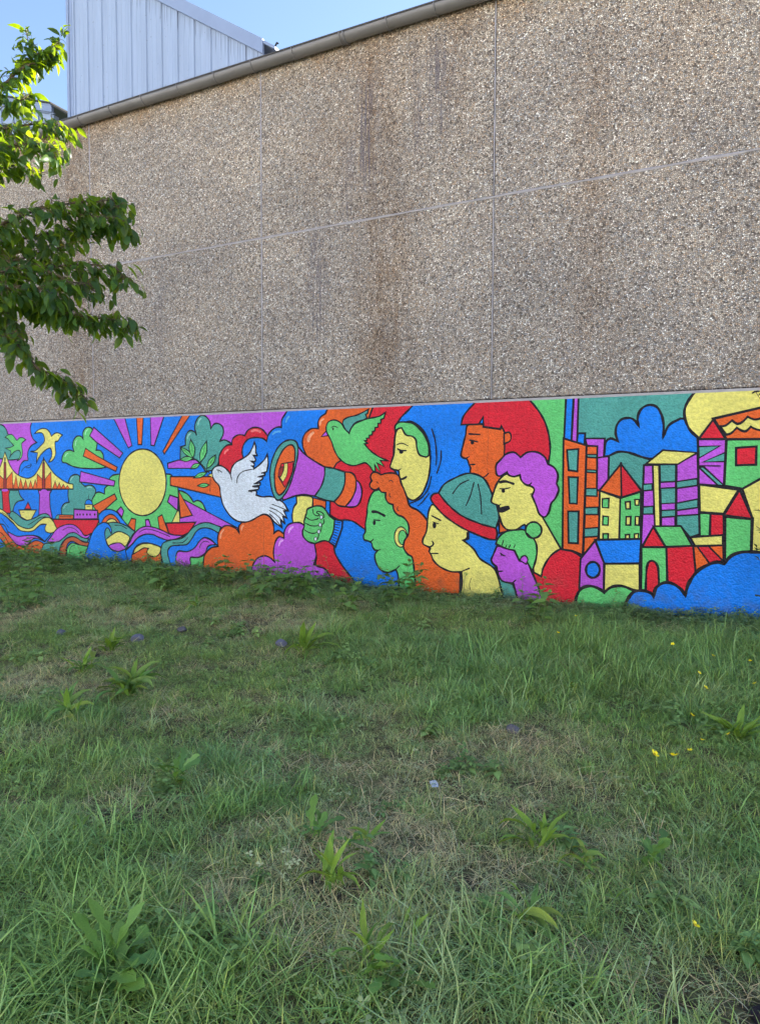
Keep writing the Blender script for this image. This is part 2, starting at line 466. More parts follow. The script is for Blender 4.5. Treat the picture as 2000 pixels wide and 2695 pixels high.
# half-round gutter
GY, GZ, GR = -0.108, 7.31, 0.098
gm = MB()
prof = [(GY + GR * math.cos(a), GZ + GR * math.sin(a)) for a in [PI + PI * i / 14 for i in range(15)]]
inner = [(GY + (GR - 0.006) * math.cos(a), GZ + (GR - 0.006) * math.sin(a)) for a in [2 * PI - PI * i / 14 for i in range(15)]]
loop = prof + inner
nl = len(loop)
gx = [JX[0] - 0.1] + [JX[0] + i * 0.5 for i in range(1, int((JX[-1] - JX[0]) / 0.5) + 1)] + [JX[-1] + 0.1]
vv = []
for x in gx:
    sag = 0.004 * math.sin(x * 1.1) + 0.003 * math.sin(x * 2.7)
    vv += [(x, y, z + sag) for y, z in loop]
ff = []
for i in range(len(gx) - 1):
    for k in range(nl):
        ff.append((i * nl + k, i * nl + (k + 1) % nl, (i + 1) * nl + (k + 1) % nl, (i + 1) * nl + k))
gm.add(vv, ff)
gut = gm.build('gutter', M_GUT, bld, smooth=True)
b = MB(); b.tube([(gx[0], GY - GR - 0.002, GZ + 0.004), (gx[-1], GY - GR - 0.002, GZ + 0.004)], 0.011, 8)
b.build('gutter_bead', M_GUTD, gut, smooth=True)
x = -19.4
ringme = MB()
pr = [(GY + (GR + 0.005) * math.cos(a), GZ + (GR + 0.005) * math.sin(a)) for a in [PI * 0.985 + PI * 1.02 * i / 14 for i in range(15)]]
ringme.tube([(0, y, z) for y, z in pr], 0.009, 6)
rme = ringme.mesh('gutter_bracket', M_GUT, True)
while x < JX[-1]:
    o = mesh_obj('gutter_bracket', rme, gut); o.location.x = x + rng.uniform(-0.03, 0.03)
    x += 0.695
for sx in (-4.72, -12.1):
    sm = MB(); sm.tube([(sx, y, z) for y, z in pr], 0.012, 6); sm.build('gutter_sleeve', M_GUT, gut, smooth=True)
# short wire lug standing on the roof edge
b = MB(); b.box(-5.02, -0.01, 7.362, -4.97, 0.04, 7.44); b.tube([(-4.99, 0.02, 7.43), (-4.93, 0.02, 7.475), (-4.75, 0.02, 7.465)], 0.005, 5)
b.build('wire_holder', M_GUT, bld)

# ------------------------------------------------------------------ white sheds behind
SHED_Y = 13.0 - DIST
shed = empty('white_shed', NRM * 13.0, -YAW, 'tall white shed clad in ribbed metal sheets behind the pebble wall', 'building')
rib_x = [-15.20 + 0.483 * i for i in range(13)]
def top_z(x): return 12.39 + (x + 11.58) * (10.91 - 12.39) / (11.58 - 9.33)
for i in range(12):
    x0, x1 = rib_x[i], rib_x[i + 1]
    if i == 11: x1 = -9.36
    b = MB()
    # sheet: trapezoid rib at its left edge, two faint swages in the flat
    prof = [(0, 0.0), (0.012, -0.035), (0.058, -0.035), (0.072, 0.0), (0.20, 0.0), (0.207, -0.006), (0.222, -0.006), (0.229, 0.0), (0.34, 0.0), (0.347, -0.006), (0.362, -0.006), (0.369, 0.0), (x1 - x0 - 0.003, 0.0)]
    prof = [(min(px_, x1 - x0 - 0.003), py_) for px_, py_ in prof]
    vv = []
    for px_, py_ in prof:
        zt = top_z(x0 + px_) - 0.30
        vv += [(x0 + px_, py_, 0.0), (x0 + px_, py_, zt)]
    vv += [(x0 + prof[-1][0], 0.06, 0.0), (x0 + prof[-1][0], 0.06, top_z(x1) - 0.30), (x0, 0.06, 0.0), (x0, 0.06, top_z(x0) - 0.30)]
    np_ = len(prof)
    ff = [(2 * k, 2 * k + 2, 2 * k + 3, 2 * k + 1) for k in range(np_ + 1)]
    b.add(vv, ff); b.build('cladding_sheet', M_CLAD, shed)
b = MB()
b.box(-15.395, -0.05, 0, -15.31, 10.0, top_z(-15.3) - 0.2); b.box(-15.305, -0.03, 0, -15.203, 0.05, top_z(-15.2) - 0.28)
b.build('corner_trim', M_TRIM, shed)
# sloping verge trim
def slope_box(mb, xa, xb, zf, dz0, dz1, y0, y1):
    v = [(xx, yy, zf(xx) + dz) for xx in (xa, xb) for yy in (y0, y1) for dz in (dz0, dz1)]
    mb.add(v, [(0, 1, 3, 2), (4, 6, 7, 5), (0, 4, 5, 1), (2, 3, 7, 6), (1, 5, 7, 3), (0, 2, 6, 4)])
b = MB(); slope_box(b, -15.5, -9.33, top_z, -0.31, 0.0, -0.09, -0.02); slope_box(b, -15.5, -9.33, top_z, -0.315, -0.285, -0.018, 0.0)
b.build('verge_trim', M_TRIM, shed)
b = MB(); slope_box(b, -15.6, -9.02, lambda x: top_z(x) - (0.06 if x > -9.3 else 0.0), -0.03, 0.035, -0.07, 10.0)
b.build('roof', M_TRIM, shed)
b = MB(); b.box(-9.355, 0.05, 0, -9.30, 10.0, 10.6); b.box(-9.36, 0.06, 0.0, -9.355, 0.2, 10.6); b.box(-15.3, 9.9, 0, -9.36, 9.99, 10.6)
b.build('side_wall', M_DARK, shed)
b = MB(); b.tube([(-9.03, -0.05, 10.68), (-8.98, -0.05, 10.75), (-8.95, -0.05, 10.72)], 0.02, 5); b.build('roof_clip', M_DARK, shed)

low = empty('low_white_shed', NRM * 16.0, -YAW, 'lower pale shed roof showing left of the tall white shed behind leaves', 'building')
def top_l(x): return 13.19 + (x + 19.58) * (13.86 - 13.19) / (-21.64 + 19.58)
b = MB(); b.box(-30, 0.0, 0, -19.66, 0.2, 12.7)
slope_box(b, -30, -19.66, top_l, -0.8, -0.28, 0.0, 0.2)
b.build('wall', M_CLAD, low)
for i in range(18):
    xx = -30 + i * 0.6
    b = MB(); b.box(xx, -0.045, 0, xx + 0.07, -0.002, top_l(xx) - 0.24); b.build('cladding_rib', M_CLAD, low)
b = MB(); slope_box(b, -30, -19.58, top_l, -0.24, 0.0, -0.14, -0.05); slope_box(b, -30, -19.58, top_l, -0.27, -0.22, -0.05, 0.0)
b.build('verge_trim', M_TRIM, low)
b = MB(); slope_box(b, -30, -19.56, top_l, 0.004, 0.05, -0.2, 9.0); slope_box(b, -19.555, -18.6, lambda x: top_l(-19.58) - (x + 19.58) * 0.6, -0.05, 0.0, -0.2, 9.0)
b.build('roof', M_ROOF, low)
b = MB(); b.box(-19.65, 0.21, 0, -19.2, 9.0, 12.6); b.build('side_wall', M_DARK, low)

# ------------------------------------------------------------------ the mural: every painted figure is its own coat of paint on the plinth
MURAL = """painted_sky_field||fill|p|1|0.024|-15.460,2.778c -11.111,2.619c -11.141,2.442 -11.180,2.346 -11.160,2.224 -11.110,2.141 -11.025,2.080c -11.155,2.033 -11.237,1.956 -11.275,1.859 -11.261,1.773 -11.371,1.758 -11.460,1.692 -11.500,1.610 -11.518,1.522c -11.810,1.379c -15.541,1.352c
painted_sky_field||line|k|2|0.012|-11.452,1.555 -11.396,1.621 -11.301,1.662 -11.190,1.686
painted_sky_field||line|k|3|0.012|-11.338,1.662 -11.302,1.636 -11.216,1.646 -11.173,1.691 -11.214,1.708
painted_sky_field||fill|p|1|0|-7.320,2.568c -5.613,2.577c -5.723,2.419 -5.826,2.311 -5.832,2.213 -6.060,2.093 -6.712,1.929 -7.076,2.143 -7.234,2.314
painted_sky_field||fill|g|1|0|-2.322,2.521c -1.789,2.495c -1.800,2.434c -1.807,0.640c -1.830,0.511c -2.137,0.545c -2.283,1.650c
painted_sky_field||fill|t|1|0|-1.663,2.529c 0.732,2.514c 0.770,1.283c -1.356,1.242c -1.532,1.847c -1.663,1.873c
painted_red_field||fill|r|1|0.024|-4.595,2.558c -3.725,2.543c -3.907,2.215c -3.930,1.550c -4.174,1.427c -4.464,0.736c -4.471,0.783c -4.650,0.887 -4.765,0.908 -4.897,0.908 -5.030,0.984 -5.097,1.111c -5.089,1.484c -4.971,1.637c
painted_teal_cloud||fill|t|2|0.024|-13.654,2.465c -12.026,2.422 -11.912,2.402 -11.826,2.322 -11.778,2.238 -11.582,2.109 -11.460,1.910 -11.473,1.808 -11.745,1.777 -12.050,1.805 -13.685,1.810c
painted_green_bird||fill|g|3|0.018|-11.544,2.125 -11.493,2.165 -11.419,2.175 -11.362,2.163 -11.305,2.134c -11.372,2.102 -11.422,2.065 -11.413,1.991 -11.403,1.909 -11.431,1.827 -11.482,1.786 -11.557,1.759c -11.480,1.828 -11.460,1.910 -11.508,1.952 -11.614,1.928 -11.703,1.871 -11.764,1.810c -11.715,1.888 -11.719,1.938c -11.876,1.995c -11.737,2.001 -11.635,2.036c -11.732,2.112 -11.794,2.163 -11.869,2.190c -11.791,2.226 -11.690,2.236 -11.617,2.193
painted_yellow_bird||fill|y|4|0.02|-11.075,2.238c -10.990,2.293 -10.870,2.322 -10.764,2.311 -10.684,2.253 -10.639,2.180c -10.580,2.219 -10.487,2.240 -10.362,2.198c -10.420,2.160 -10.479,2.097 -10.549,2.083 -10.552,1.995 -10.543,1.884 -10.581,1.804 -10.652,1.749 -10.723,1.733c -10.650,1.821 -10.636,1.901 -10.669,1.973 -10.751,1.966 -10.883,1.895 -10.982,1.807 -11.045,1.710c -11.029,1.808 -11.003,1.897c -11.195,1.923c -11.061,1.938 -10.951,2.001 -10.854,2.064 -10.817,2.112 -10.827,2.176 -10.872,2.241 -10.967,2.252
painted_yellow_bird||line|k|5|0.012|-10.679,1.957 -10.642,1.945
painted_yellow_bird||line|k|5|0.012|-10.666,1.917 -10.631,1.909
painted_yellow_bird||line|k|5|0.012|-10.672,1.877 -10.637,1.869
painted_yellow_bird||fill|k|5|0|-10.454,2.187 -10.456,2.183 -10.462,2.180 -10.469,2.180 -10.474,2.183 -10.477,2.188 -10.474,2.192 -10.468,2.195 -10.461,2.195 -10.456,2.192
painted_green_tree||fill|g|5|0.024|-10.386,1.739 -10.372,1.834 -10.301,1.913 -10.187,1.935 -10.087,1.910c -10.118,2.005 -10.093,2.098 -10.013,2.167 -9.913,2.165 -9.859,2.117c -9.867,2.218 -9.810,2.294 -9.722,2.315 -9.647,2.282 -9.587,2.104 -9.535,2.042 -9.559,1.927c -9.463,1.918 -9.400,1.856 -9.391,1.795 -9.352,1.639c -9.513,1.619 -9.905,1.627 -10.127,1.659 -10.284,1.715
painted_green_tree||line|pg|6|0.02|-10.051,2.004 -10.044,2.066 -10.003,2.112
painted_green_tree||line|pg|6|0.02|-9.813,2.186 -9.790,2.247 -9.739,2.277
painted_green_tree||line|pg|6|0.02|-10.315,1.818 -10.280,1.865 -10.223,1.888
painted_green_cloud||fill|g|1|0.024|-9.676,1.099 -9.631,1.178 -9.521,1.226 -9.383,1.197c -9.370,1.297 -9.273,1.344c -9.271,1.435 -9.196,1.504 -9.049,1.528 -8.751,1.570 -8.003,1.530 -7.918,1.516 -7.788,1.341c -7.776,1.276c -7.696,1.263 -7.594,1.221 -7.521,1.158 -7.476,1.099c -7.393,1.125 -7.303,1.091 -7.232,0.979c -7.792,0.458c -9.695,0.371c
painted_teal_tree||fill|t|2|0.024|-10.424,0.830c -10.426,0.934 -10.350,1.016 -10.231,1.042c -10.255,1.137 -10.247,1.280 -10.237,1.391 -10.177,1.486 -10.064,1.518 -9.971,1.495 -9.945,1.393 -9.836,1.316c -9.748,1.340 -9.650,1.325 -9.586,1.256 -9.610,1.179 -9.678,1.084 -9.664,0.774c -10.427,0.750c
painted_teal_tree||line|pt|3|0.02|-10.191,1.407 -10.155,1.462 -10.099,1.486
painted_teal_tree||line|pt|3|0.02|-10.376,0.928 -10.340,0.976 -10.282,1.001
painted_teal_tree||line|pt|3|0.02|-9.793,1.293 -9.726,1.309 -9.672,1.294
painted_teal_tree||fill|t|2|0.024|-7.731,1.757c -7.723,1.955c -7.620,1.977c -7.619,2.098 -7.562,2.189 -7.488,2.201 -7.416,2.164 -7.398,2.126c -7.433,2.249 -7.395,2.361 -7.322,2.421 -7.232,2.418 -7.144,2.339 -7.119,2.224c -7.056,2.288 -6.968,2.292 -6.890,2.235 -6.883,2.138 -6.945,2.033c -6.849,2.044 -6.746,1.998 -6.720,1.970 -6.868,1.890 -6.957,1.752 -7.046,1.613 -7.225,1.571c -7.340,1.698 -7.421,1.755
painted_teal_tree||line|pt|3|0.025|-7.369,2.276 -7.345,2.352 -7.296,2.386
painted_teal_tree||line|pt|3|0.025|-7.582,2.069 -7.559,2.132 -7.507,2.160
painted_sun|ray|fill|p|7|0.02|-9.603,2.311c -9.704,2.168c -9.545,2.057c -9.024,1.792c -8.950,1.874c
painted_sun|ray|fill|o|8|0.02|-9.808,1.961c -9.867,1.830c -9.112,1.573c -9.079,1.642c -9.550,1.835c
painted_sun|ray|fill|p|9|0.02|-9.929,1.573c -9.967,1.393c -9.159,1.330c -9.136,1.414c
painted_sun|ray|fill|o|3|0.02|-9.151,1.201c -9.101,1.118c -9.510,0.853c -9.658,0.992c
painted_sun|ray|fill|p|9|0.02|-9.255,2.612c -8.944,2.600c -8.743,1.991c -8.825,1.955c
painted_sun|ray|fill|o|1|0.02|-8.645,2.588c -8.478,2.582c -8.532,2.003c -8.612,2.004c
painted_sun|ray|fill|p|1|0.02|-8.342,2.624c -7.976,2.609c -8.266,1.980c -8.334,1.989c
painted_sun|ray|fill|o|4|0.02|-7.565,2.592c -7.392,2.585c -8.056,1.847c -8.084,1.890c
painted_sun|ray|fill|p|3|0.02|-7.991,1.701c -7.773,1.750c -7.421,1.755c -7.349,1.705c -7.515,1.621c -7.983,1.621c
painted_sun|ray|fill|o|2|0.02|-7.937,1.491c -7.101,1.495c -6.961,1.363c -6.937,1.182c -7.939,1.354c
painted_sun|ray|fill|p|3|0.02|-7.780,1.283c -7.679,1.141c -6.620,0.726c -6.655,0.648c -7.771,0.633c
painted_sun|ray|fill|p|4|0.02|-7.951,1.201c -7.782,1.160c -7.794,0.958c -8.001,1.091c
painted_sun|ray|fill|o|2|0.02|-8.208,0.844c -8.120,0.884c -7.990,0.595c -8.173,0.617c
painted_sun|ray|fill|p|2|0.02|-8.475,0.792c -8.405,0.801c -8.339,0.640c -8.468,0.636c
painted_sun|ray|fill|o|2|0.02|-8.778,0.808c -8.686,0.796c -8.711,0.592c -8.862,0.692c
painted_sun|ray|fill|p|4|0.02|-9.010,0.991c -8.949,0.924c -8.993,0.817c -9.105,0.920c
painted_sun||line|k|4|0.012|-7.137,1.466 -7.143,1.263
painted_sun|disc|fill|pb|10|0|-8.007,1.405 -8.022,1.287 -8.061,1.173 -8.123,1.071 -8.205,0.984 -8.303,0.917 -8.413,0.874 -8.529,0.857 -8.646,0.867 -8.758,0.905 -8.858,0.968 -8.941,1.054 -9.003,1.158 -9.041,1.274 -9.052,1.397 -9.036,1.521 -8.993,1.637 -8.927,1.742 -8.840,1.828 -8.738,1.892 -8.625,1.931 -8.509,1.943 -8.394,1.928 -8.286,1.887 -8.190,1.822 -8.112,1.737 -8.053,1.636 -8.018,1.523
painted_sun|disc|fill|y|11|0.024|-8.023,1.401 -8.037,1.283 -8.075,1.171 -8.136,1.070 -8.216,0.984 -8.312,0.918 -8.420,0.875 -8.533,0.858 -8.648,0.869 -8.756,0.906 -8.854,0.968 -8.936,1.053 -8.996,1.156 -9.033,1.271 -9.044,1.393 -9.028,1.515 -8.986,1.630 -8.921,1.733 -8.836,1.819 -8.737,1.882 -8.627,1.920 -8.513,1.932 -8.400,1.918 -8.295,1.877 -8.202,1.813 -8.125,1.729 -8.068,1.629 -8.033,1.518
painted_teal_cloud|lower_cloud|fill|t|1|0.024|-15.551,1.181c -11.538,1.232c -11.492,1.133 -11.395,1.060c -11.571,1.023 -11.661,0.946 -11.717,0.811c -15.578,0.706c
painted_bridge|pillar|fill|r|2|0.024|-11.994,1.234c -11.764,1.237c -11.806,1.145c -11.767,0.810c -11.972,0.804c -11.985,1.142c
painted_bridge|pillar|fill|p|1|0.024|-11.012,1.238c -10.668,1.243c -10.717,1.178c -10.712,0.952c -10.664,0.751c -11.011,0.740c -10.979,1.157c
painted_bridge|span|fill|y|7|0.02|-14.601,1.285c -13.017,1.300c -12.323,1.478 -12.057,1.613 -11.879,1.923c -11.772,1.713 -11.676,1.597 -11.553,1.514 -11.406,1.465 -11.259,1.449 -11.112,1.499 -10.988,1.613 -10.851,1.798c -10.725,1.661 -10.589,1.532 -10.452,1.453 -10.271,1.375 -10.125,1.352c -10.127,1.270c -14.604,1.211c
painted_bridge|span|fill|o|8|0.013|-11.771,1.254c -11.695,1.397c -11.638,1.256c
painted_bridge|span|fill|o|9|0.013|-11.670,1.255c -11.591,1.505c -11.538,1.257c
painted_bridge|span|fill|o|10|0.013|-11.540,1.257c -11.464,1.445c -11.408,1.258c
painted_bridge|span|fill|o|11|0.013|-11.408,1.258c -11.334,1.419c -11.278,1.260c
painted_bridge|span|fill|o|12|0.013|-11.273,1.260c -11.200,1.408c -11.144,1.261c
painted_bridge|span|fill|o|13|0.013|-11.151,1.261c -11.078,1.425c -11.023,1.263c
painted_bridge|span|fill|o|8|0.013|-10.639,1.267c -10.569,1.404c -10.515,1.269c
painted_bridge|span|fill|o|9|0.013|-10.534,1.269c -10.466,1.373c -10.412,1.270c
painted_bridge|span|fill|o|10|0.013|-10.430,1.270c -10.363,1.350c -10.308,1.271c
painted_bridge|span|fill|o|11|0.013|-10.327,1.271c -10.261,1.330c -10.206,1.272c
painted_bridge|span|fill|o|8|0.014|-12.074,1.521c -11.936,1.429c -11.942,1.255c -12.092,1.254c
painted_bridge|span|fill|o|10|0.014|-11.854,1.429c -11.689,1.563c -11.688,1.258c -11.865,1.256c
painted_bridge|span|fill|dr|11|0.012|-11.914,1.731c -11.858,1.730c -11.865,1.256c -11.942,1.255c
painted_bridge||line|k|12|0.03|-11.882,1.831 -11.887,1.714
painted_bridge|span|fill|o|14|0.014|-11.027,1.523c -10.898,1.435c -10.903,1.267c -11.042,1.266c
painted_bridge|span|fill|o|8|0.014|-10.822,1.435c -10.670,1.564c -10.667,1.270c -10.832,1.268c
painted_bridge|span|fill|dr|15|0.012|-10.879,1.726c -10.827,1.725c -10.832,1.268c -10.903,1.267c
painted_bridge||line|k|16|0.03|-10.850,1.822 -10.854,1.709
painted_bridge||line|k|16|0.03|-14.604,1.213c -10.120,1.267c
painted_bridge||fill|p|17|0|-11.815,1.228 -11.833,1.214 -11.878,1.205 -11.933,1.204 -11.978,1.212 -11.995,1.226 -11.977,1.240 -11.932,1.249 -11.876,1.250 -11.832,1.242
painted_bridge||fill|p|17|0|-10.781,1.233 -10.796,1.220 -10.834,1.211 -10.881,1.210 -10.919,1.218 -10.933,1.231 -10.918,1.245 -10.880,1.254 -10.833,1.254 -10.795,1.246
painted_small_boat||fill|y|2|0.02|-11.539,0.874c -11.072,0.886c -11.211,0.713c -11.334,0.697c -11.481,0.751c
painted_small_boat||fill|r|3|0.018|-11.286,1.021c -11.376,0.900c -11.212,0.899c
painted_small_boat||line|k|3|0.012|-11.453,0.835 -11.391,0.840
painted_ship|hull|fill|r|3|0.024|-10.648,0.735c -9.512,0.763c -9.580,0.652c -9.715,0.491c -10.528,0.457c
painted_ship|cabin|fill|p|4|0.024|-10.114,0.926c -9.552,0.917c -9.555,0.774c -10.119,0.756c
painted_ship|cabin|fill|o|5|0.016|-10.494,0.817c -10.139,0.822c -10.141,0.756c -10.496,0.745c
painted_ship||line|k|6|0.012|-10.472,0.784 -10.174,0.790
painted_ship||fill|t|7|0.014|-10.589,0.742c -10.560,0.794 -10.489,0.820 -10.492,0.745c
painted_ship||fill|k|5|0|-10.018,0.835 -10.022,0.823 -10.032,0.815 -10.045,0.815 -10.055,0.822 -10.058,0.834 -10.054,0.846 -10.044,0.854 -10.031,0.854 -10.021,0.847
painted_ship||fill|k|6|0|-9.951,0.837 -9.955,0.825 -9.965,0.817 -9.977,0.817 -9.987,0.824 -9.991,0.836 -9.987,0.848 -9.976,0.856 -9.964,0.856 -9.954,0.849
painted_ship||fill|k|7|0|-9.873,0.839 -9.877,0.827 -9.887,0.820 -9.900,0.819 -9.909,0.826 -9.913,0.838 -9.909,0.850 -9.898,0.858 -9.886,0.858 -9.876,0.851
painted_ship||fill|k|5|0|-9.785,0.842 -9.789,0.830 -9.799,0.822 -9.811,0.822 -9.821,0.829 -9.824,0.841 -9.820,0.853 -9.810,0.860 -9.798,0.861 -9.788,0.854
painted_ship||fill|k|6|0|-9.708,0.844 -9.712,0.832 -9.722,0.824 -9.734,0.824 -9.744,0.831 -9.747,0.843 -9.743,0.855 -9.733,0.863 -9.721,0.863 -9.711,0.856
painted_ship||fill|k|5|0|-9.599,0.847 -9.603,0.835 -9.613,0.827 -9.625,0.827 -9.634,0.834 -9.638,0.846 -9.634,0.858 -9.624,0.866 -9.612,0.866 -9.602,0.859
painted_ship|funnel|fill|y|5|0.016|-9.844,1.011c -9.668,1.015c -9.671,0.926c -9.846,0.922c
painted_ship|funnel|fill|b|6|0.016|-9.851,1.011c -9.820,1.074 -9.754,1.099 -9.689,1.069 -9.662,1.015c
painted_ship||line|k|7|0.012|-9.754,1.099 -9.758,1.176
painted_ship||line|k|6|0.01|-9.812,0.973 -9.724,0.978
painted_sailing_boat|sail|fill|y|5|0.018|-7.804,0.953c -7.757,0.955c -7.754,0.771c -7.916,0.766c
painted_sailing_boat|sail|fill|o|6|0.02|-7.771,1.269c -7.497,0.894c -7.739,0.844c
painted_sailing_boat||line|k|7|0.018|-7.788,1.348c -7.750,0.767c
painted_sailing_boat|hull|fill|r|8|0.024|-8.039,0.754c -7.431,0.789c -7.565,0.626c -7.753,0.547c -7.980,0.595c
painted_waves|wave|fill|t|4|0.02|-11.754,0.835 -11.603,0.806 -11.432,0.711 -11.285,0.699 -11.088,0.754 -10.966,0.807 -10.846,0.827 -10.740,0.797 -10.627,0.663c -10.853,0.607 -11.341,0.490 -11.837,0.639c
painted_waves||line|k|5|0.014|-11.312,0.607 -11.139,0.679 -10.992,0.749 -10.824,0.774
painted_waves|wave|fill|b|6|0.02|-15.570,0.839c -12.088,0.818 -11.910,0.747 -11.711,0.627 -11.514,0.517 -11.316,0.491 -11.144,0.522 -10.996,0.618 -10.816,0.641c -10.854,0.574 -10.808,0.511 -10.691,0.491 -10.861,0.337c -11.051,0.419 -11.269,0.427 -11.593,0.396 -11.819,0.438 -11.992,0.600 -15.582,0.630c
painted_waves||line|k|7|0.012|-12.040,0.718 -11.915,0.620 -11.815,0.539
painted_waves|wave|fill|y|8|0.02|-15.563,0.972c -12.085,0.886 -11.932,0.839 -11.758,0.726 -11.561,0.598 -11.339,0.548 -11.191,0.570 -11.018,0.683 -10.872,0.753 -10.730,0.757 -10.638,0.695 -10.570,0.601 -10.544,0.553 -10.691,0.491 -10.832,0.510 -10.854,0.574 -10.816,0.641c -10.947,0.636 -11.045,0.584 -11.169,0.513 -11.341,0.490 -11.539,0.516 -11.710,0.644 -11.910,0.755 -12.088,0.810 -15.567,0.896c
painted_waves||line|k|9|0.012|-12.010,0.820 -11.858,0.765 -11.709,0.677
painted_waves|wave|fill|o|10|0.02|-15.581,0.649c -12.096,0.605 -11.945,0.483 -11.796,0.371 -11.599,0.237 -11.350,0.240 -11.126,0.334 -10.958,0.317 -10.883,0.255 -11.012,0.109 -11.118,-0.162c -15.643,-0.444c
painted_waves|wave|fill|p|11|0.02|-11.856,0.461 -11.593,0.396 -11.269,0.427 -11.075,0.410 -10.857,0.326c -11.028,0.371 -11.174,0.365 -11.350,0.240 -11.499,0.222 -11.673,0.276
painted_waves||line|k|12|0.014|-11.471,0.318 -11.271,0.377 -11.088,0.388
painted_waves||line|k|12|0.018|-13.179,0.454 -12.102,0.452 -11.949,0.382 -11.826,0.252 -11.627,0.143
painted_waves||line|k|12|0.014|-11.241,0.188 -11.153,0.242 -11.032,0.259
painted_waves||line|k|13|0.016|-11.426,0.187 -11.324,0.267 -11.126,0.330
painted_waves|wave|fill|b|13|0.02|-15.602,0.286c -12.106,0.341 -11.979,0.261 -11.881,0.130 -11.881,-0.209c -15.643,-0.444c
painted_waves|wave|fill|y|14|0.02|-15.617,0.018c -12.113,0.153 -11.960,0.092 -11.933,-0.212c -15.643,-0.444c
painted_waves|wave|fill|t|13|0.02|-10.937,0.211 -10.863,0.296 -10.625,0.324 -10.414,0.414 -10.250,0.509 -10.092,0.515 -9.936,0.450 -9.771,0.426c -9.806,0.369c -9.938,0.387 -10.161,0.448 -10.299,0.419 -10.439,0.316 -10.514,0.135 -10.522,-0.124c -11.021,-0.155c
painted_waves|wave|fill|p|14|0.02|-10.809,0.328c -10.693,0.434 -10.572,0.552 -10.431,0.622 -10.246,0.660 -10.088,0.642 -9.956,0.560 -9.858,0.477 -9.703,0.526c -9.804,0.437 -9.936,0.450 -10.092,0.515 -10.251,0.501 -10.390,0.415 -10.531,0.344
painted_waves||line|k|15|0.012|-10.410,0.550 -10.247,0.609 -10.090,0.578 -10.002,0.518
painted_waves|wave|fill|br|15|0.02|-10.510,-0.124c -10.491,0.136 -10.465,0.251 -10.345,0.385 -10.184,0.448 -10.049,0.429 -9.916,0.372 -9.751,0.364c -9.808,0.295c -10.007,0.320 -10.163,0.369 -10.278,0.324 -10.327,0.209 -10.337,-0.113c
painted_waves|wave|fill|g|16|0.02|-10.332,-0.112c -10.304,0.226 -10.187,0.336 -10.029,0.319 -9.785,0.296c -9.851,-0.082c
painted_waves||line|k|17|0.012|-10.249,0.149 -10.212,0.263 -10.097,0.308
painted_waves|wave|fill|b|12|0.02|-9.532,0.840c -9.423,0.917 -9.284,0.943 -9.127,0.908 -9.004,0.809 -8.862,0.685 -8.701,0.593c -9.069,0.670 -9.514,0.670c
painted_waves|wave|fill|o|13|0.02|-9.459,0.718c -9.382,0.805 -9.254,0.860 -9.139,0.828 -9.026,0.717c
painted_waves|wave|fill|y|14|0.02|-9.367,0.718c -9.277,0.778 -9.171,0.781 -9.078,0.723c
painted_waves|wave|fill|t|15|0.02|-9.391,0.427 -9.399,0.566 -9.322,0.676 -9.268,0.720 -9.068,0.723 -8.862,0.670 -8.705,0.590c -8.805,0.483 -8.911,0.293c -9.078,0.254 -9.266,0.309
painted_waves||line|k|16|0.014|-9.163,0.682 -9.007,0.680 -8.880,0.628
painted_waves|wave|fill|y|16|0.02|-9.359,0.436 -9.241,0.510 -9.092,0.578 -8.947,0.560 -8.825,0.497 -8.868,0.404 -8.931,0.344 -9.075,0.387 -9.202,0.374 -9.298,0.335 -9.349,0.398
painted_waves|wave|fill|p|17|0.02|-9.298,0.331 -9.159,0.383 -9.034,0.389 -8.931,0.329 -8.928,0.292 -9.078,0.251 -9.204,0.266
painted_waves|wave|fill|b|18|0.02|-9.996,-0.091c -9.808,0.267 -9.715,0.475 -9.624,0.604 -9.514,0.685 -9.384,0.721 -9.269,0.671 -9.228,0.588 -9.240,0.533c -9.291,0.616 -9.344,0.629 -9.384,0.566 -9.380,0.458 -9.329,0.345 -9.225,0.265 -9.099,0.245 -8.922,0.296c -8.807,0.347 -8.715,0.404 -8.758,0.258 -8.794,-0.016c
painted_waves|wave|fill|b|19|0.02|-8.921,0.269c -8.775,0.375 -8.651,0.486 -8.489,0.553 -8.331,0.559 -8.175,0.514 -7.992,0.478c -8.138,0.368c -8.373,0.416 -8.572,0.407 -8.736,0.294 -8.825,-0.045c
painted_waves|wave|fill|p|20|0.02|-8.910,0.296c -8.815,0.426 -8.710,0.566 -8.587,0.654 -8.447,0.688 -8.270,0.673 -8.095,0.628 -7.923,0.576 -7.674,0.572c -7.791,0.523 -8.001,0.485 -8.175,0.521 -8.350,0.566 -8.549,0.543 -8.692,0.462 -8.775,0.382
painted_waves||line|k|21|0.014|-8.619,0.582 -8.468,0.643 -8.251,0.622 -7.952,0.542
painted_waves|wave|fill|o|21|0.02|-8.779,0.208c -8.635,0.284 -8.513,0.335 -8.179,0.292 -8.145,-0.002c -8.804,-0.043c
painted_waves|wave|fill|y|22|0.02|-8.758,0.217c -8.695,0.326 -8.572,0.392 -8.412,0.414 -8.255,0.392 -8.154,0.353 -8.179,0.263 -8.258,0.211 -8.357,0.206 -8.435,0.246 -8.444,0.293 -8.414,0.332c -8.513,0.335 -8.635,0.276
painted_waves|wave|fill|t|23|0.02|-8.149,0.294 -8.118,0.413 -8.040,0.461 -7.886,0.497 -7.716,0.526 -7.603,0.596 -7.491,0.701 -7.343,0.770 -7.181,0.790 -6.941,0.732c -6.978,0.635c -7.146,0.699 -7.308,0.701 -7.418,0.646 -7.511,0.528 -7.624,0.429 -7.793,0.414 -7.926,0.393 -8.004,0.331 -7.987,0.214 -7.931,0.115 -7.857,-0.057c -8.049,-0.069c -8.123,0.148
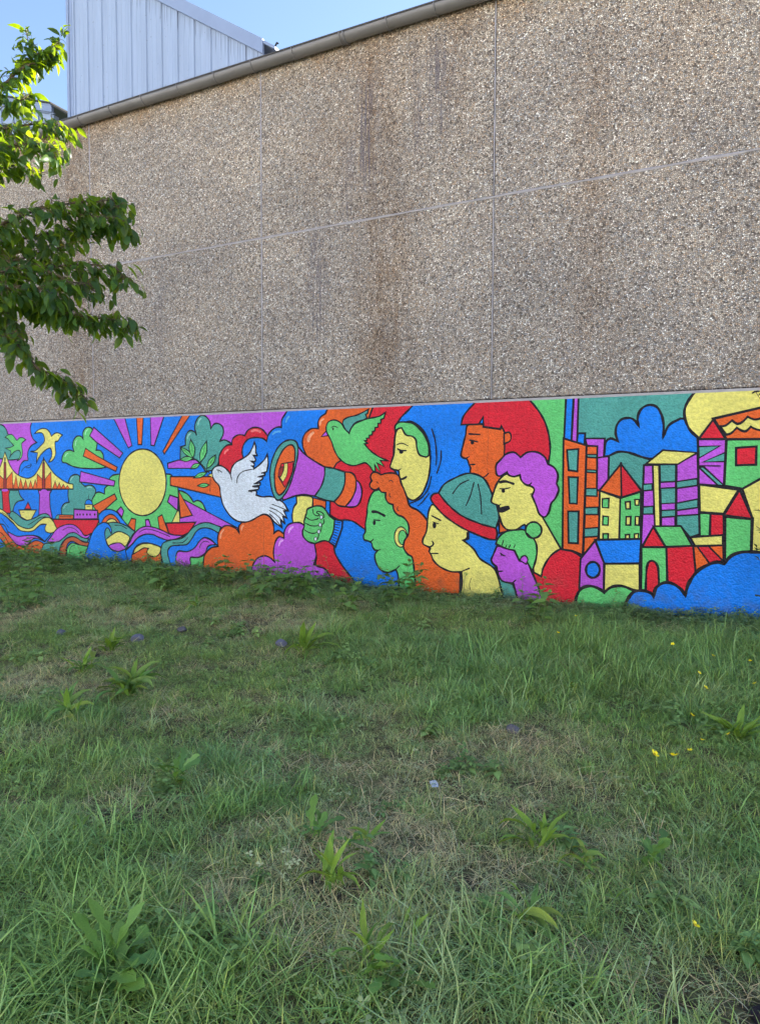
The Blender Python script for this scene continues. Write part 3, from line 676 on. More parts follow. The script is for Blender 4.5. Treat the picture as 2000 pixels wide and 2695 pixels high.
painted_waves||line|k|24|0.014|-7.906,0.445 -7.698,0.462 -7.581,0.547
painted_waves|wave|fill|b|25|0.02|-8.004,0.316 -7.926,0.393 -7.755,0.416 -7.605,0.437 -7.511,0.528 -7.418,0.646 -7.308,0.701 -7.146,0.699 -6.978,0.635c -6.997,0.438c -7.130,0.530 -7.255,0.560 -7.365,0.492 -7.458,0.387 -7.607,0.322 -7.775,0.328 -7.833,0.252 -7.791,-0.052c -7.876,-0.058c -7.987,0.199
painted_waves|wave|fill|p|26|0.02|-7.833,0.252 -7.776,0.320 -7.607,0.322 -7.458,0.387 -7.365,0.492 -7.273,0.553 -7.166,0.536 -7.033,0.464c -7.185,0.429 -7.258,0.311 -7.387,0.247 -7.534,0.239 -7.553,0.195 -7.535,0.138 -7.592,0.062 -7.612,-0.040c -7.791,-0.052c -7.835,0.164
painted_waves||line|k|27|0.012|-7.366,0.391 -7.311,0.473 -7.238,0.504 -7.166,0.486
painted_waves||line|k|27|0.01|-7.666,0.101 -7.628,0.176 -7.610,0.119
painted_waves|wave|fill|g|27|0.02|-7.538,0.236c -7.387,0.240 -7.259,0.290c -7.271,-0.018c -7.575,-0.038c -7.535,0.138 -7.549,0.188
painted_red_cloud||fill|r|3|0.024|-6.967,1.627c -6.969,1.780 -6.912,1.890 -6.815,1.965 -6.720,1.974c -6.711,2.052 -6.642,2.105 -6.557,2.117 -6.486,2.102c -6.422,2.182 -6.305,2.219 -6.174,2.189 -6.076,2.093c -6.094,1.880c -6.511,1.613c -6.750,1.544c
painted_red_cloud||line|pr|4|0.035|-6.372,2.160 -6.289,2.178 -6.190,2.149
painted_red_cloud||line|pr|4|0.03|-6.869,1.834 -6.833,1.882 -6.781,1.902
painted_blue_cloud||fill|b|5|0.024|-6.510,0.654c -6.506,1.722 -6.534,1.858 -6.508,1.967 -6.423,2.047 -6.290,2.071 -6.158,2.055 -6.090,2.013c -6.060,2.106 -5.979,2.184 -5.883,2.214 -5.832,2.206c -5.826,2.311 -5.771,2.388 -5.676,2.502c -5.023,2.552c -5.023,1.356c -5.023,0.714c
painted_blue_cloud||line|pb|6|0.03|-5.995,2.105 -5.930,2.143 -5.842,2.147
painted_blue_cloud||line|pb|6|0.03|-5.755,2.270 -5.731,2.334 -5.691,2.359
painted_orange_cloud||fill|o|28|0.024|-7.290,-0.076c -7.282,0.196 -7.240,0.312 -7.131,0.403 -6.994,0.435c -7.005,0.550 -6.969,0.664 -6.880,0.744 -6.758,0.755 -6.655,0.718 -6.592,0.648c -6.603,0.747 -6.551,0.804 -6.365,0.947 -6.149,0.953 -6.019,0.889 -5.971,0.770 -5.968,0.676c -5.890,0.719 -5.810,0.682 -5.715,0.606 -5.718,-0.048c
painted_orange_cloud||line|po|29|0.03|-6.952,0.552 -6.934,0.637 -6.880,0.695
painted_orange_cloud||line|po|29|0.03|-6.552,0.694 -6.543,0.749 -6.509,0.771
painted_orange_cloud|upper_cloud|fill|o|6|0.024|-5.000,2.576c -5.096,2.377c -5.171,2.335 -5.216,2.266 -5.213,2.174c -5.329,2.173 -5.429,2.111 -5.475,2.015 -5.460,1.898 -5.376,1.768 -5.119,1.625 -4.971,1.612c -4.919,1.688c -4.594,1.861c -4.343,2.473c
painted_orange_cloud||line|po|7|0.045|-5.375,1.987 -5.360,2.065 -5.284,2.127
painted_orange_cloud||line|po|7|0.03|-5.186,2.214 -5.171,2.278 -5.118,2.308
painted_yellow_bush||fill|y|6|0.024|-5.581,1.225c -5.423,1.234 -5.316,1.210 -5.304,1.158 -5.332,1.027 -5.424,0.960 -5.447,0.802c -5.627,0.795c -5.653,0.927 -5.626,1.060 -5.575,1.124c
painted_purple_cloud||fill|p|29|0.024|-6.377,-0.137c -6.370,0.083 -6.344,0.195 -6.260,0.296 -6.127,0.337 -6.029,0.309 -5.956,0.256c -5.977,0.393 -5.947,0.542 -5.882,0.626 -5.792,0.613c -5.785,0.710 -5.721,0.805 -5.611,0.842 -5.486,0.833 -5.241,0.627 -5.241,0.418 -5.287,0.256c -5.151,0.254 -5.030,0.170 -4.956,-0.058c -4.971,-0.137c
painted_purple_cloud||line|pp|30|0.03|-5.882,0.492 -5.858,0.560 -5.802,0.582
painted_purple_cloud||line|pp|30|0.03|-5.714,0.686 -5.682,0.754 -5.627,0.782
painted_dove||fill|w|31|0.024|-7.100,1.544 -7.091,1.599 -7.028,1.648 -6.940,1.662 -6.853,1.627 -6.784,1.572 -6.747,1.528c -6.724,1.627 -6.646,1.709 -6.509,1.770 -6.408,1.830 -6.341,1.924 -6.307,2.004c -6.282,1.936 -6.283,1.849c -6.258,1.808 -6.325,1.809c -6.284,1.748 -6.301,1.718c -6.375,1.728c -6.309,1.687 -6.318,1.651c -6.359,1.656c -6.318,1.633 -6.318,1.610c -6.226,1.667 -6.127,1.747 -6.078,1.826c -6.063,1.693 -6.088,1.570c -6.186,1.549c -6.121,1.546 -6.129,1.516c -6.228,1.495c -6.162,1.492 -6.170,1.458c -6.311,1.394c -6.204,1.404 -6.212,1.373c -6.345,1.353c -6.229,1.343 -6.245,1.309c -6.421,1.284c -6.279,1.288 -6.279,1.227c -6.164,1.202 -6.033,1.211 -5.904,1.180 -5.792,1.115 -5.718,1.008c -5.793,1.005c -5.738,0.902c -5.812,0.925c -5.778,0.827c -5.849,0.865c -5.829,0.766c -5.954,0.837 -6.051,0.929 -6.149,0.946 -6.248,0.909 -6.365,0.851 -6.500,0.820 -6.654,0.842 -6.791,0.935 -6.894,1.072 -6.936,1.210 -6.961,1.349 -7.048,1.432 -7.092,1.502
painted_dove||line|k|32|0.016|-6.631,1.394 -6.614,1.490 -6.528,1.569 -6.360,1.605 -6.310,1.615
painted_dove||line|k|32|0.016|-6.725,1.441 -6.750,1.537
painted_dove||line|k|32|0.016|-6.186,1.549 -6.129,1.559
painted_dove||line|k|32|0.016|-6.261,1.491 -6.145,1.516
painted_dove||line|k|33|0.016|-6.319,1.394 -6.195,1.417
painted_dove||line|k|32|0.016|-6.353,1.352 -6.220,1.357
painted_dove||line|k|32|0.016|-6.421,1.286 -6.345,1.267
painted_dove||line|k|32|0.016|-6.375,1.728 -6.325,1.718
painted_dove||line|k|32|0.014|-6.001,1.098 -5.888,1.067 -5.729,1.011
painted_dove||line|k|33|0.014|-6.042,1.050 -5.905,1.006 -5.738,0.904
painted_dove||line|k|34|0.014|-6.050,1.009 -5.921,0.946 -5.778,0.830
painted_dove||line|k|35|0.014|-6.051,0.962 -5.938,0.878 -5.834,0.775
painted_dove||line|k|32|0.016|-7.015,1.599 -6.959,1.588 -6.903,1.558
painted_dove||line|k|33|0.014|-6.985,1.586 -6.968,1.558
painted_dove|beak|fill|y|32|0.014|-7.181,1.518c -7.104,1.544c -7.080,1.478c
painted_olive_branch||line|k|33|0.014|-7.586,1.806 -7.467,1.781 -7.331,1.705 -7.224,1.614 -7.136,1.537
painted_olive_branch|leaf|fill|g|34|0.015|-7.467,1.781c -7.519,1.854 -7.592,1.909 -7.723,1.955c -7.647,1.861 -7.568,1.811
painted_olive_branch|leaf|line|k|35|0.01|-7.556,1.841c -7.710,1.946c
painted_olive_branch|leaf|fill|g|36|0.015|-7.467,1.781c -7.434,1.872 -7.442,1.959 -7.509,2.070c -7.542,1.951 -7.524,1.864
painted_olive_branch|leaf|line|k|37|0.01|-7.481,1.882c -7.506,2.056c
painted_olive_branch|leaf|fill|g|34|0.015|-7.322,1.715c -7.238,1.801 -7.196,1.897 -7.198,2.038c -7.299,1.922 -7.331,1.823
painted_olive_branch|leaf|line|k|35|0.01|-7.278,1.829c -7.204,2.022c
painted_olive_branch|leaf|fill|g|36|0.015|-7.197,1.618c -7.110,1.664 -7.054,1.725 -7.023,1.829c -7.131,1.765 -7.180,1.699
painted_olive_branch|leaf|line|k|37|0.01|-7.136,1.692c -7.031,1.819c
painted_olive_branch|leaf|fill|g|37|0.015|-7.467,1.777c -7.551,1.801 -7.632,1.798 -7.735,1.755c -7.622,1.729 -7.542,1.740
painted_olive_branch|leaf|line|k|38|0.01|-7.560,1.769c -7.722,1.756c
painted_olive_branch|leaf|fill|g|35|0.015|-7.331,1.691c -7.406,1.695 -7.465,1.676 -7.524,1.617c -7.428,1.618 -7.372,1.643
painted_olive_branch|leaf|line|k|36|0.01|-7.398,1.665c -7.514,1.620c
painted_olive_branch|leaf|fill|g|34|0.015|-7.193,1.560c -7.288,1.561 -7.371,1.537 -7.465,1.472c -7.340,1.477 -7.260,1.507
painted_olive_branch|leaf|line|k|35|0.01|-7.287,1.530c -7.452,1.476c
painted_olive_branch|leaf|fill|g|5|0.015|-7.156,1.368c -7.229,1.390 -7.301,1.388 -7.394,1.352c -7.296,1.329 -7.224,1.337
painted_olive_branch|leaf|line|k|6|0.01|-7.239,1.362c -7.382,1.353c
painted_megaphone|handle|fill|o|7|0.016|-5.301,1.204c -5.090,1.162c -5.097,1.059c -5.298,1.054c
painted_megaphone|bell|fill|p|32|0.024|-5.553,1.932c -5.437,1.820 -5.300,1.735 -5.112,1.637c -5.089,1.484 -5.149,1.342 -5.270,1.228c -5.408,1.244 -5.563,1.235 -5.807,1.159c -5.830,1.347 -5.592,1.743
painted_megaphone|rim|fill|t|33|0.024|-6.031,1.479 -6.022,1.639 -5.972,1.785 -5.891,1.917 -5.780,2.001 -5.669,2.025 -5.583,1.998 -5.548,1.925 -5.553,1.795 -5.592,1.638 -5.656,1.454 -5.735,1.295 -5.847,1.174 -5.919,1.166 -5.991,1.279
painted_megaphone|mouth|fill|o|34|0.024|-5.954,1.506 -5.936,1.626 -5.876,1.771 -5.796,1.889 -5.709,1.947 -5.638,1.946 -5.599,1.874 -5.605,1.717 -5.655,1.533 -5.727,1.375 -5.807,1.268 -5.879,1.234 -5.935,1.319
painted_megaphone|mouth|fill|r|35|0.014|-5.829,1.685c -5.627,1.714c -5.643,1.586 -5.700,1.454 -5.775,1.348c -5.885,1.493c -5.861,1.612
painted_megaphone|mouth|fill|y|36|0.012|-5.784,1.689c -5.721,1.694c -5.734,1.533 -5.806,1.420c -5.861,1.486c -5.797,1.573
painted_megaphone|mouth|fill|dr|37|0.012|-5.885,1.519 -5.861,1.619 -5.797,1.639 -5.813,1.546 -5.853,1.493
painted_megaphone|band|fill|t|33|0.024|-5.107,1.640c -4.941,1.612 -4.786,1.567c -4.783,1.434 -4.838,1.282 -4.956,1.156c -5.119,1.181 -5.270,1.228c -5.164,1.367 -5.112,1.509
painted_megaphone|band|fill|o|34|0.024|-4.786,1.567c -4.694,1.561 -4.636,1.523 -4.608,1.461c -4.614,1.335 -4.679,1.196 -4.780,1.090c -4.882,1.103 -4.956,1.152c -4.838,1.282 -4.783,1.434
painted_megaphone|band|fill|p|35|0.024|-4.608,1.461c -4.551,1.411 -4.522,1.324 -4.529,1.223 -4.578,1.122 -4.664,1.087 -4.780,1.090c -4.679,1.196 -4.614,1.335
painted_hand|sleeve|fill|r|30|0.024|-5.275,0.553c -5.150,0.605 -5.045,0.603 -4.959,0.536c -4.941,0.434 -4.838,0.285 -4.648,0.080c -4.619,-0.109c -4.963,-0.136c -4.978,0.018c -5.030,0.131 -5.120,0.216 -5.249,0.248 -5.241,0.379
painted_hand|cuff|fill|b|31|0.024|-4.948,0.907c -4.821,0.890c -4.829,0.798c -4.934,0.531c -5.038,0.590c -4.971,0.741c
painted_hand||line|k|32|0.012|-4.938,0.877 -4.850,0.867
painted_hand||line|k|32|0.012|-4.946,0.843 -4.859,0.830
painted_hand||line|k|33|0.012|-4.955,0.808 -4.868,0.792
painted_hand||line|k|34|0.012|-4.963,0.773 -4.877,0.754
painted_hand||line|k|35|0.012|-4.971,0.738 -4.887,0.716
painted_hand||line|k|36|0.012|-4.980,0.703 -4.896,0.678
painted_hand||line|k|37|0.012|-4.988,0.668 -4.905,0.640
painted_hand||line|k|38|0.012|-4.996,0.633 -4.914,0.602
painted_hand||line|k|39|0.012|-5.005,0.598 -4.923,0.563
painted_hand||fill|g|40|0.024|-5.408,0.973 -5.393,1.039 -5.316,1.073 -5.240,1.091 -5.150,1.084 -5.090,1.034 -5.030,0.958 -4.948,0.903c -4.956,0.806 -4.978,0.715 -5.038,0.594c -5.120,0.606 -5.271,0.558c -5.379,0.581 -5.456,0.644 -5.474,0.722 -5.440,0.802 -5.447,0.867
painted_hand||line|k|41|0.016|-5.416,0.927 -5.332,0.887 -5.225,0.907 -5.203,0.927
painted_hand||line|k|41|0.016|-5.432,0.848 -5.347,0.812 -5.241,0.809 -5.180,0.844
painted_hand||line|k|41|0.016|-5.448,0.749 -5.363,0.710 -5.271,0.704 -5.210,0.739
painted_hand||line|k|42|0.016|-5.301,1.048 -5.286,0.977 -5.218,0.950 -5.195,0.973 -5.240,0.997 -5.225,1.015 -5.150,1.000 -5.112,0.943 -5.165,0.909
painted_hand||line|k|43|0.016|-5.120,0.910 -5.120,0.852 -5.180,0.818
painted_hand||line|k|44|0.016|-5.150,0.825 -5.173,0.734 -5.226,0.705
painted_hand||line|k|45|0.016|-5.203,0.706 -5.218,0.628 -5.264,0.606
painted_hand|nail|fill|w|44|0.01|-5.139,0.935 -5.144,0.919 -5.155,0.908 -5.169,0.907 -5.180,0.917 -5.184,0.934 -5.180,0.951 -5.169,0.962 -5.155,0.962 -5.144,0.952
painted_hand|nail|fill|w|45|0.01|-5.157,0.827 -5.162,0.811 -5.173,0.800 -5.187,0.799 -5.198,0.809 -5.203,0.826 -5.198,0.843 -5.187,0.854 -5.173,0.854 -5.162,0.844
painted_hand|nail|fill|w|46|0.01|-5.180,0.731 -5.184,0.714 -5.196,0.703 -5.210,0.702 -5.221,0.712 -5.226,0.729 -5.221,0.746 -5.210,0.757 -5.196,0.757 -5.184,0.747
painted_hand|nail|fill|w|46|0.01|-5.233,0.624 -5.238,0.607 -5.249,0.596 -5.263,0.596 -5.275,0.606 -5.279,0.622 -5.275,0.640 -5.263,0.650 -5.249,0.651 -5.238,0.641
painted_flying_bird|beak|fill|p|7|0.016|-5.166,2.061c -5.078,2.144c -5.052,2.071c
painted_flying_bird|wing|fill|t|7|0.02|-4.824,2.229c -4.810,2.279 -4.738,2.314 -4.595,2.341 -4.423,2.411c -4.440,2.354c -4.468,2.343c -4.447,2.295c -4.496,2.272c -4.595,2.248 -4.666,2.200 -4.716,2.092c -4.781,2.153
painted_flying_bird||fill|g|35|0.02|-5.074,2.122 -5.081,2.199 -5.044,2.261 -4.970,2.284 -4.897,2.269 -4.839,2.230 -4.781,2.153 -4.716,2.092c -4.695,2.151 -4.623,2.224 -4.454,2.280 -4.260,2.311 -4.168,2.359c -4.191,2.282c -4.239,2.267c -4.234,2.222c -4.280,2.216c -4.276,2.168c -4.321,2.163c -4.325,2.119c -4.363,2.109c -4.367,2.066c -4.411,2.061c -4.408,2.023c -4.453,2.023c -4.442,1.993c -4.481,1.990c -4.436,1.958c -4.481,1.947c -4.411,1.871 -4.285,1.784 -4.124,1.715c -4.244,1.724c -4.186,1.642c -4.292,1.691c -4.240,1.565c -4.326,1.667c -4.312,1.574c -4.354,1.580c -4.396,1.642 -4.466,1.692 -4.551,1.674 -4.651,1.655 -4.766,1.681 -4.882,1.764 -4.956,1.879 -4.993,1.981 -5.044,2.071
painted_flying_bird||line|k|36|0.014|-5.003,2.181 -4.956,2.198 -4.894,2.178
painted_flying_bird||fill|k|37|0|-4.957,2.160 -4.960,2.148 -4.966,2.141 -4.975,2.141 -4.981,2.149 -4.984,2.161 -4.981,2.172 -4.975,2.180 -4.966,2.179 -4.960,2.172
painted_veiled_woman|veil|fill|b|2|0.024|-3.645,2.557c -3.840,2.374 -3.946,2.281 -4.015,2.158 -4.051,1.655 -3.942,1.445 -3.848,1.223 -3.809,1.126 -3.680,1.059 -3.567,0.952c -3.411,0.902c -3.014,0.172c -2.531,0.339c -2.548,1.651c -2.830,2.519c
painted_veiled_woman|face|fill|y|36|0.024|-3.953,2.163 -4.007,2.102 -4.029,1.977 -4.036,1.823 -4.083,1.683 -4.093,1.630 -4.035,1.596 -3.970,1.588 -3.961,1.529 -3.942,1.456c -3.911,1.376 -3.864,1.264 -3.802,1.207 -3.726,1.208 -3.637,1.282 -3.563,1.434 -3.527,1.599 -3.521,1.790 -3.545,1.954 -3.612,2.092 -3.718,2.191 -3.839,2.229
painted_veiled_woman|hair|fill|g|37|0.024|-4.022,2.109c -4.026,2.172 -3.977,2.219 -3.885,2.223 -3.763,2.199 -3.642,2.093 -3.559,1.954 -3.539,1.790 -3.580,1.761c -3.670,1.792 -3.708,1.875 -3.724,1.985 -3.777,2.034 -3.868,2.057 -3.930,2.148c -3.976,2.140
painted_veiled_woman||line|k|38|0.018|-3.506,2.130 -3.456,1.980 -3.433,1.762 -3.443,1.653
painted_veiled_woman||line|k|39|0.018|-3.372,1.850 -3.377,1.707 -3.431,1.544
painted_veiled_woman||line|k|37|0.018|-3.504,1.517 -3.547,1.352 -3.651,1.226 -3.810,1.154
painted_veiled_woman||line|k|38|0.014|-3.532,1.297 -3.621,1.185 -3.696,1.121
painted_veiled_woman||line|k|38|0.014|-4.006,1.925 -3.929,1.947 -3.826,1.908
painted_veiled_woman||line|k|39|0.022|-3.993,1.878 -3.944,1.853 -3.855,1.849
painted_veiled_woman||fill|k|40|0|-3.902,1.833 -3.908,1.818 -3.923,1.809 -3.942,1.809 -3.958,1.819 -3.964,1.833 -3.958,1.848 -3.943,1.857 -3.924,1.857 -3.908,1.848
painted_veiled_woman||line|k|38|0.028|-3.954,1.476 -3.911,1.476 -3.847,1.511
painted_veiled_woman||line|k|37|0.016|-4.085,1.624 -3.997,1.589 -3.932,1.613
painted_orange_man|face|fill|o|3|0.024|-2.999,2.170 -3.047,2.025 -3.081,1.893 -3.104,1.779 -3.065,1.743 -3.023,1.732 -2.998,1.672 -2.973,1.619c -2.979,1.572 -2.958,1.525 -2.901,1.492 -2.846,1.490 -2.797,1.477c -2.699,1.309 -2.607,1.021 -2.591,0.811c -2.484,0.842c -2.411,1.391c -2.445,1.909c -2.554,2.131c
painted_orange_man|hair|fill|r|4|0.024|-3.105,2.166c -3.078,2.265 -2.995,2.368 -2.830,2.519c -2.295,2.507c -2.138,2.322 -2.046,2.168 -1.993,1.990 -1.978,1.826 -1.998,1.662c -2.542,1.703c -2.536,1.936c -2.537,2.053c -2.581,2.132c -2.594,2.097c -2.812,2.132c -2.816,2.253c -2.874,2.166c
painted_orange_man|ear|fill|o|5|0.02|-2.546,2.040c -2.486,2.058 -2.457,2.012 -2.472,1.948 -2.545,1.917c
painted_orange_man||line|k|5|0.022|-3.008,2.048 -2.849,2.038
painted_orange_man||line|k|5|0.02|-2.997,1.971 -2.876,1.946
painted_orange_man||fill|k|6|0|-2.931,1.937 -2.936,1.924 -2.948,1.916 -2.962,1.916 -2.974,1.924 -2.979,1.938 -2.974,1.951 -2.963,1.959 -2.948,1.958 -2.936,1.950
painted_orange_man||line|k|5|0.02|-2.980,1.665 -2.910,1.665
painted_orange_man||line|k|5|0.018|-3.101,1.770 -3.037,1.743 -2.988,1.769
painted_orange_man||line|k|4|0.018|-2.737,1.559 -2.777,1.517 -2.846,1.490
painted_curly_woman|face|fill|g|39|0.024|-4.291,1.327 -4.339,1.307 -4.395,1.226 -4.430,1.113 -4.443,0.987 -4.464,0.861 -4.464,0.761 -4.495,0.697 -4.478,0.645 -4.407,0.629 -4.365,0.600 -4.354,0.553 -4.320,0.514c -4.281,0.506 -4.315,0.461 -4.315,0.392 -4.280,0.306 -4.224,0.247 -4.127,0.222 -4.002,0.270c -3.970,0.189 -3.956,-0.032c -3.629,-0.031c -3.657,0.283c -3.634,0.769c -3.901,1.125c -4.173,1.328c
painted_curly_woman|earring|fill|y|40|0.016|-3.839,0.712 -3.843,0.670 -3.856,0.632 -3.877,0.602 -3.903,0.581 -3.932,0.573 -3.961,0.578 -3.987,0.596 -4.009,0.625 -4.022,0.662 -4.027,0.704 -4.023,0.746 -4.009,0.784 -3.989,0.815 -3.962,0.835 -3.933,0.843 -3.904,0.837 -3.878,0.819 -3.857,0.790 -3.844,0.753
painted_curly_woman|earring|fill|g|41|0.014|-3.849,0.706 -3.852,0.676 -3.861,0.649 -3.874,0.627 -3.890,0.613 -3.909,0.607 -3.928,0.611 -3.945,0.624 -3.958,0.645 -3.967,0.671 -3.970,0.700 -3.967,0.730 -3.959,0.757 -3.946,0.779 -3.929,0.793 -3.910,0.798 -3.891,0.794 -3.875,0.782 -3.861,0.761 -3.852,0.735
painted_curly_woman|hair|fill|o|42|0.024|-4.389,1.499 -4.361,1.555 -4.291,1.562 -4.229,1.531c -4.147,1.552 -4.038,1.552 -3.964,1.513 -3.936,1.428 -3.888,1.334 -3.848,1.236 -3.809,1.125 -3.680,1.060 -3.589,0.979 -3.538,0.893 -3.465,0.656 -3.094,0.272c -3.098,0.011c -3.721,-0.038c -3.728,0.205 -3.767,0.447 -3.828,0.480 -3.890,0.562 -3.879,0.661 -3.823,0.748 -3.826,0.883 -3.900,0.972 -3.981,1.000 -4.036,1.060 -4.050,1.134c -4.118,1.157 -4.159,1.217 -4.159,1.291c -4.228,1.303 -4.263,1.352c -4.311,1.326 -4.381,1.350 -4.402,1.400 -4.367,1.450c
painted_curly_woman||line|k|43|0.014|-4.112,1.445 -4.078,1.458 -4.048,1.430
painted_curly_woman||line|k|43|0.014|-4.094,1.286 -4.105,1.255 -4.081,1.229
painted_curly_woman||line|k|43|0.014|-3.975,1.117 -3.988,1.076 -3.959,1.048
painted_curly_woman||line|k|43|0.014|-4.301,1.440 -4.263,1.416
painted_curly_woman||line|k|43|0.014|-3.709,0.201 -3.677,0.233 -3.637,0.246
painted_curly_woman||line|k|43|0.036|-4.373,1.033 -4.283,1.029 -4.162,0.977
painted_curly_woman||line|k|44|0.016|-4.345,0.925 -4.234,0.916
painted_curly_woman||fill|k|45|0|-4.306,0.886 -4.310,0.866 -4.321,0.854 -4.335,0.854 -4.346,0.865 -4.350,0.884 -4.346,0.903 -4.335,0.915 -4.321,0.916 -4.310,0.904
painted_curly_woman||line|k|43|0.018|-4.435,0.637 -4.379,0.627 -4.337,0.666
painted_curly_woman||line|k|43|0.018|-4.351,0.540 -4.309,0.515 -4.228,0.524
painted_curly_woman||line|k|43|0.018|-4.005,0.270 -3.944,0.329
painted_beanie_man|face|fill|y|44|0.024|-3.472,1.147 -3.531,1.077 -3.552,0.939 -3.566,0.800 -3.617,0.687 -3.612,0.631 -3.542,0.597 -3.512,0.578 -3.526,0.536 -3.496,0.492 -3.466,0.424 -3.377,0.347 -3.230,0.294 -3.079,0.297c -3.068,0.182 -3.097,-0.052c -2.459,-0.026c -2.584,0.229 -2.654,0.371 -2.835,0.480 -2.920,0.597 -3.059,0.702c -2.991,0.728c -2.993,0.849c -3.237,0.976c
painted_beanie_man|hat|fill|t|45|0.024|-3.400,1.299c -3.327,1.409 -3.184,1.491 -3.014,1.552 -2.874,1.532 -2.777,1.467 -2.693,1.309 -2.622,1.139 -2.596,1.008 -2.633,0.869c -2.839,0.921 -3.094,1.021 -3.282,1.165
painted_beanie_man|hat_band|fill|r|46|0.024|-3.400,1.299c -3.473,1.284 -3.509,1.229 -3.472,1.161 -3.324,1.014 -3.121,0.885 -2.922,0.798 -2.727,0.733 -2.631,0.728c -2.616,0.810 -2.633,0.873c -2.839,0.921 -3.094,1.021 -3.282,1.165
painted_beanie_man||line|k|47|0.016|-2.985,1.472 -3.112,1.411 -3.211,1.288
painted_beanie_man||line|k|48|0.016|-2.922,1.446 -2.969,1.278 -3.031,1.137
painted_beanie_man||line|k|47|0.016|-2.873,1.426 -2.836,1.254 -2.820,1.035
painted_beanie_man||line|k|47|0.02|-3.500,1.006 -3.360,0.942
painted_beanie_man||line|k|48|0.016|-3.482,0.924 -3.393,0.900
painted_beanie_man||fill|k|49|0|-3.428,0.881 -3.433,0.858 -3.446,0.843 -3.463,0.843 -3.476,0.856 -3.482,0.879 -3.477,0.902 -3.463,0.916 -3.447,0.917 -3.434,0.903
painted_beanie_man||line|k|45|0.02|-3.490,0.679 -3.465,0.638 -3.512,0.597 -3.602,0.621
painted_beanie_man||line|k|45|0.018|-3.504,0.512 -3.393,0.518
painted_beanie_man||line|k|45|0.018|-3.087,0.299 -2.966,0.354
painted_beanie_man||line|k|47|0.016|-3.014,0.814 -3.010,0.740 -3.062,0.700
painted_beanie_man||line|k|45|0.008|-2.944,0.231 -2.971,0.148 -2.956,0.068
painted_moustache_man|face|fill|y|47|0.024|-2.560,1.514 -2.626,1.428 -2.665,1.323 -2.698,1.210 -2.677,1.182 -2.609,1.157 -2.595,1.133 -2.601,1.061 -2.580,0.996 -2.552,0.918 -2.484,0.859 -2.377,0.863 -2.260,0.918 -2.132,0.235c -2.042,0.241c -1.813,0.627c -2.054,1.025c -2.148,1.266c -2.162,1.394c -2.308,1.547c -2.480,1.559c
painted_moustache_man|hair|fill|p|48|0.024|-2.642,1.598 -2.636,1.664 -2.576,1.729 -2.510,1.793 -2.417,1.812 -2.334,1.750c -2.246,1.810 -2.130,1.808 -2.040,1.750 -1.998,1.665c -1.924,1.623 -1.878,1.535 -1.893,1.432c -1.867,1.359 -1.905,1.257 -1.955,1.193 -1.979,1.091 -2.028,1.029 -2.093,1.062 -2.133,1.163 -2.187,1.284c -2.159,1.355 -2.188,1.393 -2.267,1.418 -2.320,1.469 -2.340,1.534c -2.413,1.514 -2.479,1.533 -2.500,1.566c -2.587,1.520 -2.627,1.533
painted_moustache_man||line|k|49|0.016|-2.254,1.412 -2.215,1.419 -2.189,1.447
painted_moustache_man||line|k|49|0.014|-2.486,1.546 -2.500,1.585
painted_moustache_man||line|k|49|0.032|-2.602,1.439 -2.519,1.455 -2.405,1.421
painted_moustache_man||line|k|50|0.018|-2.595,1.366 -2.531,1.361 -2.453,1.380
painted_moustache_man||fill|k|51|0|-2.520,1.338 -2.524,1.324 -2.536,1.315 -2.551,1.315 -2.563,1.323 -2.568,1.337 -2.564,1.351 -2.552,1.360 -2.537,1.360 -2.525,1.352
painted_moustache_man|moustache|fill|k|49|0.01|-2.619,1.121c -2.575,1.130 -2.521,1.147 -2.474,1.151c -2.458,1.120c -2.500,1.095 -2.554,1.073 -2.611,1.076c
painted_moustache_man||line|k|49|0.016|-2.213,1.301 -2.172,1.310
painted_moustache_man||line|k|50|0.016|-2.677,1.184 -2.609,1.155 -2.571,1.173
painted_girl|dress|fill|t|48|0.024|-2.640,0.385c -2.584,0.216 -2.513,-0.044c -2.312,-0.027c -2.408,0.189c -2.503,0.222
painted_girl|face|fill|p|49|0.024|-2.616,0.652c -2.656,0.557 -2.688,0.469 -2.654,0.417 -2.620,0.397 -2.606,0.347 -2.591,0.282 -2.543,0.219 -2.462,0.202 -2.402,0.200c -2.325,-0.067c -1.973,-0.037c -2.133,0.261 -2.213,0.437 -2.294,0.563 -2.401,0.649c
painted_girl|hair|fill|g|50|0.024|-2.630,0.677c -2.604,0.745 -2.524,0.827 -2.404,0.858 -2.272,0.863 -2.179,0.789 -2.123,0.688 -2.121,0.546 -2.167,0.369c -2.227,0.460c -2.332,0.486c -2.394,0.607c -2.508,0.628
painted_girl|ear|fill|p|51|0.018|-2.326,0.489c -2.300,0.536 -2.254,0.549 -2.225,0.502 -2.246,0.446c
painted_girl|bun|fill|g|51|0.024|-2.063,0.871 -2.067,0.840 -2.081,0.813 -2.102,0.790 -2.129,0.775 -2.160,0.769 -2.190,0.772 -2.218,0.785 -2.240,0.806 -2.255,0.833 -2.260,0.863 -2.256,0.894 -2.242,0.922 -2.220,0.944 -2.193,0.959 -2.163,0.965 -2.132,0.961 -2.105,0.948 -2.083,0.927 -2.068,0.901
painted_girl||line|k|52|0.02|-2.243,0.831 -2.205,0.788 -2.140,0.758
painted_girl||line|k|51|0.014|-2.532,0.735 -2.553,0.661
painted_girl||line|k|52|0.014|-2.491,0.677 -2.512,0.630
painted_girl||line|k|53|0.014|-2.444,0.679 -2.465,0.633
painted_girl||line|k|51|0.014|-2.384,0.682 -2.405,0.635
painted_girl||line|k|51|0.018|-2.577,0.571 -2.547,0.543 -2.504,0.532
painted_girl||line|k|52|0.012|-2.554,0.549 -2.567,0.532
